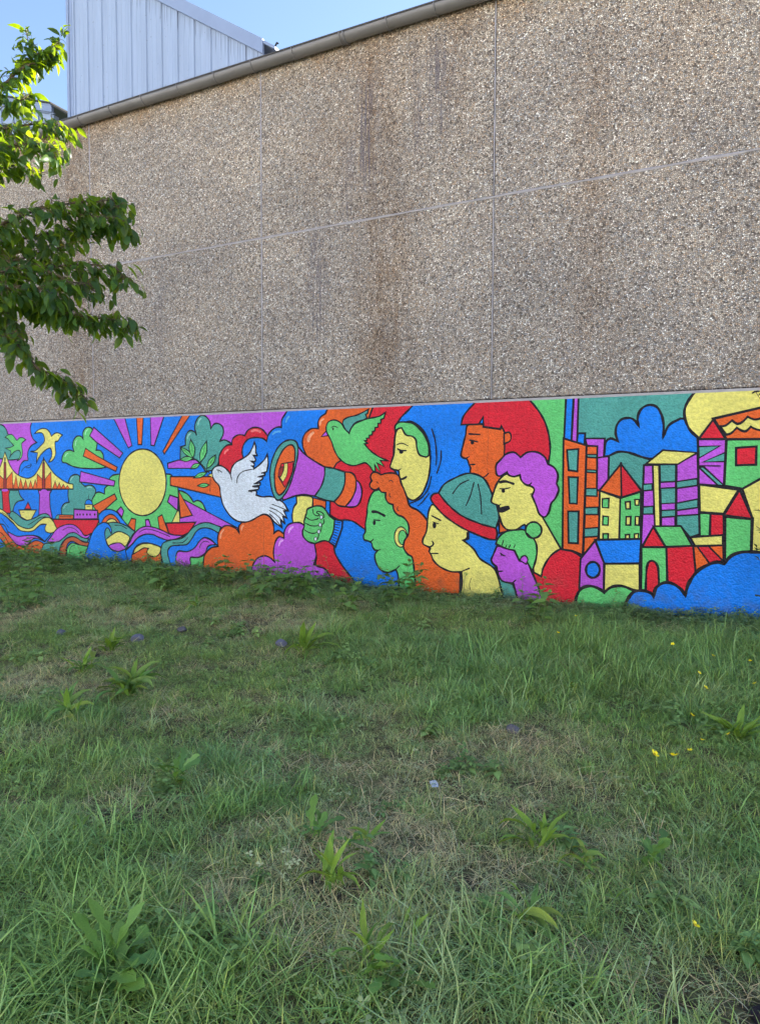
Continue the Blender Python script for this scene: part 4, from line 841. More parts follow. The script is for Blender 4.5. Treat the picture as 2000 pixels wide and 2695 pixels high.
painted_girl||line|k|51|0.016|-2.606,0.334 -2.531,0.344
painted_girl||line|k|50|0.018|-2.415,0.204 -2.366,0.247
painted_red_coat||fill|r|51|0.024|-2.173,0.362c -2.060,0.309c -2.032,0.423 -1.957,0.555 -1.882,0.623 -1.813,0.655 -1.695,0.633 -1.590,0.572c -1.577,0.199c -1.633,-0.084c -1.998,-0.091c -2.092,0.173
painted_chimney||fill|b|2|0.026|-1.798,2.548c -1.709,2.544c -1.730,1.923c -1.816,1.949c
painted_chimney||fill|p|3|0.026|-1.709,2.544c -1.655,2.541c -1.664,1.910c -1.730,1.923c
painted_chimney||fill|b|4|0.022|-1.656,2.025c -1.573,2.023c -1.580,1.884c -1.666,1.910c
painted_hill_cloud||fill|b|2|0.028|-1.359,1.749c -1.339,1.916 -1.288,1.957 -1.205,1.923c -1.232,2.010 -1.222,2.104 -1.167,2.174 -1.076,2.183 -1.020,2.146 -0.983,2.090c -0.998,2.180 -0.967,2.273 -0.890,2.322 -0.802,2.301 -0.746,2.207 -0.722,2.090 -0.724,1.961c -0.668,2.089 -0.583,2.144 -0.520,2.159 -0.375,1.990c -0.352,1.717c -0.866,1.719c -0.955,1.745 -1.091,1.794 -1.205,1.801 -1.296,1.760
painted_purple_tower||fill|p|5|0.022|-1.572,1.963c -1.350,1.958c -1.357,1.749c -1.302,1.754c -1.302,1.472c -1.392,1.338c -1.434,1.362c -1.432,1.870c -1.550,1.878c
painted_purple_tower||line|k|6|0.018|-1.429,1.735 -1.354,1.749
painted_orange_tower|side_wall|fill|o|52|0.02|-1.550,1.874c -1.432,1.870c -1.428,1.372c -1.396,1.350c -1.398,0.810c -1.562,0.587c
painted_orange_tower|window|fill|t|53|0.018|-1.548,1.774c -1.434,1.773c -1.433,1.735c -1.547,1.744c
painted_orange_tower|window|fill|t|53|0.018|-1.548,1.598c -1.435,1.592c -1.434,1.562c -1.548,1.568c
painted_orange_tower|window|fill|t|53|0.018|-1.553,1.379c -1.426,1.380c -1.424,1.289c -1.555,1.293c
painted_orange_tower|window|fill|t|53|0.018|-1.561,1.153c -1.409,1.162c -1.407,1.077c -1.559,1.073c
painted_orange_tower|window|fill|t|53|0.018|-1.562,0.907c -1.400,0.926c -1.401,0.822c -1.560,0.807c
painted_orange_tower|front_wall|fill|o|54|0.024|-1.820,1.968c -1.554,1.881c -1.572,0.593c -1.690,0.636c -1.810,0.649c
painted_orange_tower|window|fill|t|55|0.022|-1.777,1.832c -1.645,1.839c -1.652,1.577c -1.755,1.592c
painted_orange_tower|window|fill|t|55|0.022|-1.754,1.512c -1.645,1.507c -1.651,1.197c -1.736,1.202c
painted_orange_tower|window|fill|t|55|0.022|-1.753,1.105c -1.629,1.108c -1.631,0.730c -1.740,0.731c
painted_square_tower|wall|fill|y|54|0.022|-1.393,1.353c -1.165,1.270c -1.167,0.790c -1.390,0.780c
painted_square_tower|wall|fill|g|55|0.022|-1.165,1.270c -0.945,1.347c -0.933,0.800c -1.167,0.790c
painted_square_tower|roof|fill|o|56|0.024|-1.165,1.664c -1.399,1.356c -1.152,1.280c
painted_square_tower|roof|fill|r|57|0.024|-1.165,1.664c -0.934,1.357c -1.152,1.280c
painted_square_tower||fill|k|58|0|-1.151,1.670 -1.153,1.661 -1.160,1.656 -1.168,1.656 -1.175,1.661 -1.178,1.670 -1.176,1.678 -1.169,1.683 -1.160,1.683 -1.154,1.678
painted_square_tower|window|fill|g|57|0.018|-1.362,1.260c -1.290,1.268c -1.292,1.157c -1.362,1.161c
painted_square_tower|window|fill|g|55|0.018|-1.352,1.061c -1.291,1.056c -1.294,0.957c -1.354,0.958c
painted_square_tower|window|fill|g|55|0.018|-1.348,0.855c -1.290,0.857c -1.291,0.784c -1.347,0.782c
painted_square_tower|window|fill|y|56|0.018|-1.108,1.229c -1.057,1.236c -1.055,1.153c -1.100,1.149c
painted_square_tower|window|fill|y|58|0.018|-1.007,1.258c -0.961,1.262c -0.964,1.194c -1.002,1.196c
painted_square_tower|window|fill|y|56|0.018|-1.096,1.062c -1.046,1.064c -1.048,0.966c -1.097,0.966c
painted_square_tower|window|fill|y|56|0.018|-0.997,1.065c -0.956,1.066c -0.957,0.969c -0.997,0.970c
painted_square_tower|window|fill|y|56|0.018|-1.100,0.853c -1.055,0.860c -1.056,0.795c -1.096,0.793c
painted_square_tower|window|fill|y|56|0.018|-1.004,0.866c -0.959,0.874c -0.962,0.799c -1.000,0.797c
painted_striped_tower|wall|fill|p|59|0.022|-0.918,1.649c -0.815,1.648c -0.783,0.948c -0.927,0.693c
painted_striped_tower|stripe|fill|t|60|0.018|-0.924,1.433c -0.825,1.440c -0.823,1.370c -0.923,1.359c
painted_striped_tower|stripe|fill|t|60|0.018|-0.919,1.177c -0.808,1.188c -0.804,1.100c -0.917,1.095c
painted_striped_tower|wall|fill|t|60|0.02|-0.752,1.656c -0.579,1.656c -0.571,0.963c -0.719,0.957c
painted_striped_tower|stripe|fill|p|61|0.018|-0.745,1.458c -0.582,1.468c -0.581,1.400c -0.742,1.389c
painted_striped_tower|stripe|fill|p|61|0.018|-0.727,1.217c -0.580,1.229c -0.578,1.154c -0.725,1.142c
painted_striped_tower|stripe|fill|p|61|0.018|-0.722,1.066c -0.579,1.079c -0.576,0.962c -0.719,0.957c
painted_striped_tower|wall|fill|p|62|0.024|-0.581,1.662c -0.368,1.784c -0.330,0.894c -0.423,0.855c -0.519,0.977c -0.566,0.981c
painted_striped_tower|stripe|fill|t|63|0.018|-0.575,1.465c -0.361,1.502c -0.359,1.426c -0.573,1.391c
painted_striped_tower|stripe|fill|t|63|0.018|-0.569,1.226c -0.351,1.278c -0.349,1.184c -0.567,1.146c
painted_striped_tower|stripe|fill|t|63|0.018|-0.566,1.086c -0.340,1.107c -0.330,0.894c -0.423,0.855c -0.519,0.977c -0.563,0.981c
painted_striped_tower|column|fill|y|62|0.022|-0.825,1.651c -0.757,1.650c -0.728,0.963c -0.787,0.949c
painted_striped_tower|roof|fill|y|63|0.022|-0.899,1.661c -0.722,1.815c -0.375,1.784c -0.563,1.659c
painted_blue_roof_house|wall|fill|p|56|0.024|-1.435,0.772c -1.328,0.515c -1.327,0.191c -1.607,0.201c -1.598,0.548c
painted_blue_roof_house|roof|fill|b|60|0.024|-1.435,0.781c -0.928,0.814c -0.937,0.532c -1.324,0.507c
painted_blue_roof_house|wall|fill|y|61|0.024|-1.324,0.507c -0.938,0.533c -0.931,0.204c -1.326,0.191c
painted_blue_roof_house|window|fill|b|62|0.028|-1.376,0.432 -1.380,0.404 -1.390,0.377 -1.407,0.355 -1.429,0.340 -1.453,0.334 -1.477,0.337 -1.499,0.349 -1.517,0.368 -1.529,0.394 -1.533,0.423 -1.530,0.452 -1.519,0.479 -1.502,0.500 -1.480,0.515 -1.456,0.521 -1.432,0.518 -1.410,0.506 -1.392,0.486 -1.381,0.461
painted_yellow_dome||fill|y|3|0.03|-0.366,2.508c -0.470,2.362 -0.511,2.258 -0.503,2.152 -0.451,2.032 -0.363,1.942c 1.641,1.902c 1.620,2.486c
painted_timber_tower|wall|fill|p|64|0.024|-0.368,1.931c -0.091,1.925c -0.099,1.422c -0.351,1.437c
painted_timber_tower|panel|fill|t|65|0.016|-0.361,1.849c -0.149,1.854c -0.352,1.725c
painted_timber_tower|panel|fill|t|66|0.016|-0.100,1.781c -0.314,1.681c -0.097,1.686c
painted_timber_tower||line|k|65|0.016|-0.356,1.641 -0.133,1.637
painted_timber_tower|beam|fill|t|66|0.018|-0.355,1.626c -0.307,1.631c -0.099,1.426c -0.161,1.431c
painted_timber_tower|roof|fill|r|65|0.024|-0.224,2.137c -0.363,1.931c -0.093,1.925c
painted_green_house|wall|fill|g|67|0.026|-0.090,1.922c 1.640,1.907c 1.633,2.114c 1.648,1.700c 0.240,1.500c 0.081,1.392c -0.099,1.425c
painted_green_house|roof|fill|o|68|0.026|-0.222,2.148c 0.219,2.247c 1.618,2.527c 1.641,1.902c -0.091,1.923c
painted_green_house|roof_tile_band|fill|y|69|0.024|-0.159,2.063c -0.102,2.070 -0.041,2.123c 0.011,2.084 0.062,2.108 0.106,2.158c 0.162,2.128 0.222,2.134 0.271,2.177c 0.341,2.147 1.623,2.403c 1.629,2.218c 0.315,2.024c 0.226,2.013 0.165,2.034 0.139,2.052c 0.095,2.005 0.054,2.012 0.007,2.044c -0.048,1.986 -0.094,1.972c
painted_green_house|window|fill|r|68|0.028|0.006,1.830c 0.197,1.843c 0.198,1.651c 0.010,1.644c
painted_yellow_roof||fill|y|68|0.024|-0.343,1.435c 0.038,1.381c -0.096,1.123c -0.332,1.134c
painted_yellow_roof||fill|y|70|0.024|0.078,1.392c 0.240,1.496c 1.635,2.062c 1.685,0.655c 0.180,0.563c 0.178,1.081c
painted_red_gable_house|wall|fill|g|69|0.022|-0.335,1.125c -0.225,1.122c -0.227,0.875c -0.326,0.871c
painted_red_gable_house|wall|fill|r|70|0.022|-0.225,1.119c -0.096,1.114c -0.090,0.886c -0.219,0.881c
painted_red_gable_house|wall|fill|y|71|0.022|-0.421,0.855c -0.096,0.892c -0.093,0.779c -0.369,0.762c
painted_red_gable_house|wall|fill|o|72|0.022|-0.388,0.755c -0.093,0.779c -0.082,0.571c -0.359,0.458c
painted_red_gable_house|wall|fill|r|73|0.02|-0.347,0.755c -0.235,0.765c -0.094,0.617c -0.211,0.563c
painted_red_gable_house|wall|fill|g|74|0.03|-0.084,1.094c 0.179,1.076c 0.178,0.632c -0.071,0.606c
painted_red_gable_house|gable|fill|r|75|0.028|0.050,1.386c 0.181,1.076c -0.093,1.108c
painted_arched_door_house|wall|fill|g|62|0.026|-0.923,0.719c -0.661,0.732c -0.640,0.294c -0.786,0.149c -0.919,0.175c
painted_arched_door_house|wall|fill|r|74|0.026|-0.660,0.732c -0.388,0.761c -0.357,0.482c -0.450,0.164c -0.640,0.294c
painted_arched_door_house|gable|fill|r|75|0.024|-0.804,0.954c -0.672,0.735c -0.919,0.721c
painted_arched_door_house|roof|fill|g|76|0.024|-0.802,0.963c -0.517,0.973c -0.397,0.761c -0.669,0.739c
painted_arched_door_house|door|fill|r|63|0.026|-0.869,0.179c -0.864,0.475 -0.846,0.549 -0.813,0.572 -0.772,0.554 -0.743,0.494 -0.722,0.190c
painted_green_bush||fill|g|64|0.034|-1.665,-0.103c -1.632,0.112 -1.573,0.203 -1.478,0.235 -1.383,0.211 -1.321,0.171c -1.243,0.240 -1.128,0.261 -1.002,0.222 -0.922,0.192 -0.916,-0.095c
painted_blue_bush||fill|b|77|0.036|-1.109,-0.266c -1.091,0.011 -1.067,0.097 -1.001,0.198 -0.900,0.225 -0.810,0.202 -0.784,0.167c -0.755,0.274 -0.666,0.335 -0.576,0.323 -0.497,0.269 -0.455,0.212c -0.422,0.346 -0.338,0.484 -0.232,0.562 -0.148,0.596 -0.077,0.580c -0.013,0.668 0.079,0.714 0.201,0.724 0.402,0.719 1.677,0.865c 1.707,0.023c
painted_blue_bush||line|k|70|0.02|0.140,2.400 0.164,2.418 0.214,2.421
painted_joint_lines||line|dr|5|0.009|-2.744,2.443c -2.746,2.130c
painted_joint_lines||line|br|46|0.009|-2.747,2.117c -2.753,1.559c
painted_joint_lines||line|br|32|0.009|-6.149,0.939c -6.148,0.084c
painted_joint_lines||line|pp|6|0.009|-6.169,2.435c -6.164,2.229c
painted_green_tree||fill|g|8|0.024|-13.506,1.739 -13.492,1.834 -13.421,1.913 -13.307,1.935 -13.207,1.910c -13.238,2.005 -13.213,2.098 -13.133,2.167 -13.033,2.165 -12.979,2.117c -12.987,2.218 -12.930,2.294 -12.842,2.315 -12.767,2.282 -12.707,2.104 -12.655,2.042 -12.679,1.927c -12.583,1.918 -12.520,1.856 -12.511,1.795 -12.472,1.639c -12.633,1.619 -13.025,1.627 -13.247,1.659 -13.404,1.715
painted_green_tree||line|pg|9|0.02|-13.171,2.004 -13.164,2.066 -13.123,2.112
painted_green_tree||line|pg|9|0.02|-12.933,2.186 -12.910,2.247 -12.859,2.277
painted_green_tree||line|pg|9|0.02|-13.435,1.818 -13.400,1.865 -13.343,1.888
painted_teal_tree||fill|t|17|0.024|-13.544,0.830c -13.546,0.934 -13.470,1.016 -13.351,1.042c -13.375,1.137 -13.367,1.280 -13.357,1.391 -13.297,1.486 -13.184,1.518 -13.091,1.495 -13.065,1.393 -12.956,1.316c -12.868,1.340 -12.770,1.325 -12.706,1.256 -12.730,1.179 -12.798,1.084 -12.784,0.774c -13.547,0.750c
painted_teal_tree||line|pt|18|0.02|-13.311,1.407 -13.275,1.462 -13.219,1.486
painted_teal_tree||line|pt|18|0.02|-13.496,0.928 -13.460,0.976 -13.402,1.001
painted_teal_tree||line|pt|18|0.02|-12.913,1.293 -12.846,1.309 -12.792,1.294
painted_small_boat||fill|y|11|0.02|-14.659,0.874c -14.192,0.886c -14.331,0.713c -14.454,0.697c -14.601,0.751c
painted_small_boat||fill|r|12|0.018|-14.406,1.021c -14.496,0.900c -14.332,0.899c
painted_small_boat||line|k|13|0.012|-14.573,0.835 -14.511,0.840
painted_ship|hull|fill|r|18|0.024|-13.768,0.735c -12.632,0.763c -12.700,0.652c -12.835,0.491c -13.648,0.457c
painted_ship|cabin|fill|p|19|0.024|-13.234,0.926c -12.672,0.917c -12.675,0.774c -13.239,0.756c
painted_ship|cabin|fill|o|20|0.016|-13.614,0.817c -13.259,0.822c -13.261,0.756c -13.616,0.745c
painted_ship||line|k|21|0.012|-13.592,0.784 -13.294,0.790
painted_ship||fill|t|22|0.014|-13.709,0.742c -13.680,0.794 -13.609,0.820 -13.612,0.745c
painted_ship||fill|k|20|0|-13.138,0.835 -13.142,0.823 -13.152,0.815 -13.165,0.815 -13.175,0.822 -13.178,0.834 -13.174,0.846 -13.164,0.854 -13.151,0.854 -13.141,0.847
painted_ship||fill|k|21|0|-13.071,0.837 -13.075,0.825 -13.085,0.817 -13.097,0.817 -13.107,0.824 -13.111,0.836 -13.107,0.848 -13.096,0.856 -13.084,0.856 -13.074,0.849
painted_ship||fill|k|22|0|-12.993,0.839 -12.997,0.827 -13.007,0.820 -13.020,0.819 -13.029,0.826 -13.033,0.838 -13.029,0.850 -13.018,0.858 -13.006,0.858 -12.996,0.851
painted_ship||fill|k|23|0|-12.905,0.842 -12.909,0.830 -12.919,0.822 -12.931,0.822 -12.941,0.829 -12.944,0.841 -12.940,0.853 -12.930,0.860 -12.918,0.861 -12.908,0.854
painted_ship||fill|k|24|0|-12.828,0.844 -12.832,0.832 -12.842,0.824 -12.854,0.824 -12.864,0.831 -12.867,0.843 -12.863,0.855 -12.853,0.863 -12.841,0.863 -12.831,0.856
painted_ship||fill|k|20|0|-12.719,0.847 -12.723,0.835 -12.733,0.827 -12.745,0.827 -12.754,0.834 -12.758,0.846 -12.754,0.858 -12.744,0.866 -12.732,0.866 -12.722,0.859
painted_ship|funnel|fill|y|25|0.016|-12.964,1.011c -12.788,1.015c -12.791,0.926c -12.966,0.922c
painted_ship|funnel|fill|b|26|0.016|-12.971,1.011c -12.940,1.074 -12.874,1.099 -12.809,1.069 -12.782,1.015c
painted_ship||line|k|27|0.012|-12.874,1.099 -12.878,1.176
painted_ship||line|k|27|0.01|-12.932,0.973 -12.844,0.978
painted_waves|wave|fill|t|23|0.02|-14.874,0.835 -14.723,0.806 -14.552,0.711 -14.405,0.699 -14.208,0.754 -14.086,0.807 -13.966,0.827 -13.860,0.797 -13.747,0.663c -13.973,0.607 -14.461,0.490 -14.957,0.639c
painted_waves||line|k|24|0.014|-14.432,0.607 -14.259,0.679 -14.112,0.749 -13.944,0.774
painted_waves||line|k|24|0.012|-15.160,0.718 -15.035,0.620 -14.935,0.539
painted_waves||line|k|25|0.012|-15.130,0.820 -14.978,0.765 -14.829,0.677
painted_waves|wave|fill|p|24|0.02|-14.976,0.461 -14.713,0.396 -14.389,0.427 -14.195,0.410 -13.977,0.326c -14.148,0.371 -14.294,0.365 -14.470,0.240 -14.619,0.222 -14.793,0.276
painted_waves||line|k|25|0.014|-14.591,0.318 -14.391,0.377 -14.208,0.388
painted_waves||line|k|26|0.014|-14.361,0.188 -14.273,0.242 -14.152,0.259
painted_waves||line|k|27|0.016|-14.546,0.187 -14.444,0.267 -14.246,0.330
painted_waves|wave|fill|t|27|0.02|-14.057,0.211 -13.983,0.296 -13.745,0.324 -13.534,0.414 -13.370,0.509 -13.212,0.515 -13.056,0.450 -12.891,0.426c -12.926,0.369c -13.058,0.387 -13.281,0.448 -13.419,0.419 -13.559,0.316 -13.634,0.135 -13.642,-0.124c -14.141,-0.155c
painted_waves|wave|fill|p|28|0.02|-13.929,0.328c -13.813,0.434 -13.692,0.552 -13.551,0.622 -13.366,0.660 -13.208,0.642 -13.076,0.560 -12.978,0.477 -12.823,0.526c -12.924,0.437 -13.056,0.450 -13.212,0.515 -13.371,0.501 -13.510,0.415 -13.651,0.344
painted_waves||line|k|29|0.012|-13.530,0.550 -13.367,0.609 -13.210,0.578 -13.122,0.518
painted_waves|wave|fill|br|29|0.02|-13.630,-0.124c -13.611,0.136 -13.585,0.251 -13.465,0.385 -13.304,0.448 -13.169,0.429 -13.036,0.372 -12.871,0.364c -12.928,0.295c -13.127,0.320 -13.283,0.369 -13.398,0.324 -13.447,0.209 -13.457,-0.113c
painted_waves|wave|fill|g|30|0.02|-13.452,-0.112c -13.424,0.226 -13.307,0.336 -13.149,0.319 -12.905,0.296c -12.971,-0.082c
painted_waves||line|k|31|0.012|-13.369,0.149 -13.332,0.263 -13.217,0.308
painted_waves|wave|fill|y|9|0.02|-12.487,0.718c -12.397,0.778 -12.291,0.781 -12.198,0.723c"""
mural = empty('mural', WALL_O, -YAW, 'bright multicoloured mural of sun, dove, megaphone, faces and houses painted along the plinth', 'mural')
MX0, MX1, MZ0, MZ1 = -19.9, 7.5, -0.15, 2.4375
FACE = -0.018
b = MB(); b.cbox(MX0, FACE, MZ0 - 0.1, MX1, -0.0005, MZ1, 0.012); b.build('painted_background', PAINT['b'], mural)

def clip(poly, ax, lim, keep_less):
    out = []
    m = len(poly)
    for i in range(m):
        p, q = poly[i], poly[(i + 1) % m]
        a = (p[ax] <= lim) == keep_less or p[ax] == lim
        c = (q[ax] <= lim) == keep_less or q[ax] == lim
        if a: out.append(p)
        if a != c:
            t = (lim - p[ax]) / (q[ax] - p[ax])
            out.append((p[0] + (q[0] - p[0]) * t, p[1] + (q[1] - p[1]) * t))
    return out
def clipall(poly):
    for ax, lim, k in ((1, MZ1 - 0.006, True), (1, MZ0, False), (0, MX0 + 0.02, False), (0, MX1 - 0.02, True)):
        if not poly: return []
        poly = clip(poly, ax, lim, k)
    out = []
    for p in poly:
        if not out or abs(p[0] - out[-1][0]) + abs(p[1] - out[-1][1]) > 1e-4: out.append(p)
    return out
def smooth(pts, closed):
    n_ = len(pts); out = []
    for i in (range(n_) if closed else range(n_ - 1)):
        p1, p2 = np.array(pts[i][:2]), np.array(pts[(i + 1) % n_][:2]); c1, c2 = pts[i][2], pts[(i + 1) % n_][2]
        p0 = np.array(pts[(i - 1) % n_][:2]) if (closed or i > 0) else p1
        p3 = np.array(pts[(i + 2) % n_][:2]) if (closed or i < n_ - 2) else p2
        if c1: p0 = p1
        if c2: p3 = p2
        seg = np.linalg.norm(p2 - p1)
        if c1 and c2:
            k = int(np.clip(seg / 0.25, 1, 12))
            out += [tuple(p1 + (p2 - p1) * t / k) for t in range(k)]; continue
        k = int(np.clip(seg / 0.022, 2, 9))
        m1, m2 = (p2 - p0) * 0.5, (p3 - p1) * 0.5
        if c1: m1 = (p2 - p1) * 1.0 - m2 * 0.0
        if c2: m2 = (p2 - p1) * 1.0
        for m in (m1, m2):
            l = np.linalg.norm(m)
            if l > seg * 1.05: m *= seg * 1.05 / l
        for t in np.arange(k) / k:
            out.append(tuple((2*t**3-3*t**2+1)*p1 + (t**3-2*t**2+t)*m1 + (-2*t**3+3*t**2)*p2 + (t**3-t**2)*m2))
    if not closed: out.append(tuple(pts[-1][:2]))
    return out
def ribbon(pts, w, closed):
    P_ = [np.array(p) for p in pts]
    if closed and np.linalg.norm(P_[0] - P_[-1]) < 1e-5: P_ = P_[:-1]
    n_ = len(P_)
    if n_ < 2: return [], []
    L_, R_ = [], []
    ph = rng.uniform(0, 6.28)
    for i in range(n_):
        a = P_[(i - 1) % n_] if (closed or i > 0) else None
        c = P_[(i + 1) % n_] if (closed or i < n_ - 1) else None
        d1 = (P_[i] - a) if a is not None else (c - P_[i]); d2 = (c - P_[i]) if c is not None else d1
        d1 = d1 / (np.linalg.norm(d1) + 1e-9); d2 = d2 / (np.linalg.norm(d2) + 1e-9)
        n1 = np.array([-d1[1], d1[0]]); n2 = np.array([-d2[1], d2[0]])
        m = n1 + n2; l = np.linalg.norm(m)
        if l < 0.25: m = n1; sc = 1.0
        else: m = m / l; sc = min(1 / max(np.dot(m, n1), 0.05), 2.2)
        ww = w * 0.5 * (1 + 0.13 * math.sin(ph + i * 0.8) + 0.08 * rng.uniform(-1, 1))
        if not closed and (i == 0 or i == n_ - 1): ww *= 0.55
        L_.append(P_[i] + m * ww * sc); R_.append(P_[i] - m * ww * sc)
    vv = L_ + R_
    ff = []
    for i in range(n_ if closed else n_ - 1):
        j = (i + 1) % n_
        ff.append([L_[i], L_[j], R_[j], R_[i]])
    return vv, ff

roots = {}
DEFAULT_NAME = {'fill': 'paint_patch', 'line': 'brush_line'}
rows = [l.split('|') for l in MURAL.strip().split('\n')]
count = {}
for r_ in rows: count.setdefault(r_[0], []).append(r_)
for fg in count:
    if len(count[fg]) > 1:
        roots[fg] = bpy.data.objects.new(fg, None); COL.objects.link(roots[fg]); roots[fg].parent = mural
for fg, sub, kind, colr, lay, w, pts in rows:
    P_ = []
    for tkn in pts.split():
        cc = tkn.endswith('c'); a_, b_ = tkn.rstrip('c').split(',')
        P_.append((float(a_), float(b_), cc))
    mb = MB(); ml = []
    def mi(c_):
        if c_ not in ml: ml.append(c_)
        return ml.index(c_)
    y = FACE - 0.0006 - 0.0002 * int(lay); w = float(w)
    crv = smooth(P_, kind == 'fill')
    if kind == 'fill':
        pol = clipall(crv)
        if len(pol) >= 3:
            tris = tessellate_polygon([[Vector((p[0], p[1], 0)) for p in pol]])
            tf = []
            for t in tris:
                a_, b_, c_ = (pol[t[0]], pol[t[1]], pol[t[2]])
                ar = (b_[0]-a_[0])*(c_[1]-a_[1]) - (b_[1]-a_[1])*(c_[0]-a_[0])
                tf.append(t if ar > 0 else (t[0], t[2], t[1]))
            mb.add([(p[0], y, p[1]) for p in pol], tf, mi(colr))
    if w > 0:
        vv, quads = ribbon(crv, w, kind == 'fill')
        lc = 'k' if kind == 'fill' else colr
        for q in quads:
            q = clipall([tuple(p) for p in q])
            if len(q) >= 3: mb.add([(p[0], y - 0.0001, p[1]) for p in q], [tuple(range(len(q)))], mi(lc))
    if not mb.f: continue
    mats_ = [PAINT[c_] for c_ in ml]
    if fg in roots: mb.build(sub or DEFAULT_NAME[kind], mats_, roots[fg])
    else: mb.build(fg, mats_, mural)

# ------------------------------------------------------------------ plants: leaf shapes
M_TREELEAF = mat_leaf('tree_leaf', True, (0.036, 0.088, 0.044), 0.42, tcol=(14.0, 8.0, 0.18), rough=0.38, trange=0.3)
M_WEED = mat_leaf('weed_leaf', True, (0.155, 0.28, 0.085), 0.22, tcol=(1.3, 1.2, 0.4), rough=0.5, trange=0.22)
M_WEEDY = mat_leaf('bright_weed_leaf', True, (0.19, 0.32, 0.06), 0.26, tcol=(1.2, 1.15, 0.4), rough=0.45, trange=0.15)
M_SHRUB = mat_leaf('shrub_leaf', True, (0.035, 0.06, 0.025), 0.2, rough=0.5)
M_GRASS = mat_leaf('grass_blade', instancer=True, trans=0.16, tcol=(1.15, 1.1, 0.6), rough=0.55, spec=0.12)
M_STEM = mat_plain('green_stem', (0.10, 0.15, 0.05), 0.6)
M_BARK = mat_plain('bark', srgb(84, 72, 62), 0.9, 0.25, 18.0, bump=0.6, bscale=40)
M_TWIG = mat_plain('twig_bark', srgb(96, 84, 60), 0.8, 0.2, 18.0)
M_PETAL = mat_plain('yellow_petal', srgb(246, 228, 24), 0.4, 0.05)
M_PISTIL = mat_plain('flower_centre', srgb(190, 160, 20), 0.6, 0.05)

def add_bcol(me, cols):
    ca = me.color_attributes.new('bcol', 'FLOAT_COLOR', 'POINT')
    a = np.ones((len(me.vertices), 4), dtype=np.float32); a[:, :3] = np.asarray(cols, dtype=np.float32)
    ca.data.foreach_set('color', a.ravel())

def leaf_mesh(name, length, width, profile, fold=0.25, droop=0.3, twist=0.0, mat=None, tone=(1, 1, 1), wave=0.0, seed=0, k=None):
    """leaf along +X from the origin, upper face +Z; profile: list of (t, half width 0..1)"""
    r_ = random.Random(seed)
    v = []; cols = []
    for t, h in profile:
        ang = -droop * t
        # integrate the curve of the midrib
        x = length * (t if abs(droop) < 1e-3 else math.sin(droop * t) / droop)
        z = -length * (0 if abs(droop) < 1e-3 else (1 - math.cos(droop * t)) / droop)
        hw = width * 0.5 * h
        wv = wave * length * r_.uniform(-1, 1)
        tw = twist * t
        for s in (-1, 0, 1):
            y_ = s * hw * math.cos(fold) * math.cos(tw)
            z_ = abs(s) * hw * math.sin(fold) + s * hw * math.sin(tw) + (wv if s else 0)
            v.append((x + z_ * math.sin(-ang), y_, z + z_ * math.cos(ang)))
            sh = 0.90 if s == 0 else 1.04
            cols.append([c * sh * (1.08 if s == 0 else 1) for c in tone])
    f = []
    n_ = len(profile)
    for i in range(n_ - 1):
        for q in range(2):
            a = i * 3 + q
            f.append((a, a + 3, a + 4, a + 1))
    me = bpy.data.meshes.new(name); me.from_pydata(v, [], f)
    if mat: me.materials.append(mat)
    me.polygons.foreach_set('use_smooth', [True] * len(f))
    add_bcol(me, cols)
    return me

PROF_OVATE = [(0, 0.04), (0.12, 0.04), (0.2, 0.55), (0.42, 1.0), (0.65, 0.85), (0.85, 0.42), (1.0, 0.02)]
PROF_LANCE = [(0, 0.10), (0.15, 0.14), (0.3, 0.62), (0.5, 1.0), (0.72, 0.8), (0.9, 0.38), (1.0, 0.03)]
PROF_NETTLE = [(0, 0.05), (0.12, 0.06), (0.2, 0.8), (0.27, 0.78), (0.36, 1.0), (0.43, 0.86), (0.54, 0.86), (0.6, 0.7), (0.72, 0.62), (0.78, 0.46), (0.9, 0.25), (1.0, 0.02)]
PROF_DANDE = [(0, 0.08), (0.15, 0.12), (0.22, 0.5), (0.28, 0.25), (0.38, 0.75), (0.45, 0.35), (0.56, 0.95), (0.64, 0.5), (0.78, 1.0), (0.9, 0.7), (1.0, 0.05)]

def place(o, pos, direction, up=(0, 0, 1), scale=1.0, roll=0.0):
    d = Vector(direction).normalized()
    u = Vector(up); s = u.cross(d)
    if s.length < 1e-3: s = Vector((1, 0, 0)).cross(d)
    s.normalize(); u = d.cross(s)
    m = Matrix((d, s, u)).transposed() @ Matrix.Rotation(roll, 3, 'X')
    o.matrix_basis = Matrix.LocRotScale(Vector(pos), m.to_quaternion(), Vector((scale,) * 3))
    return m

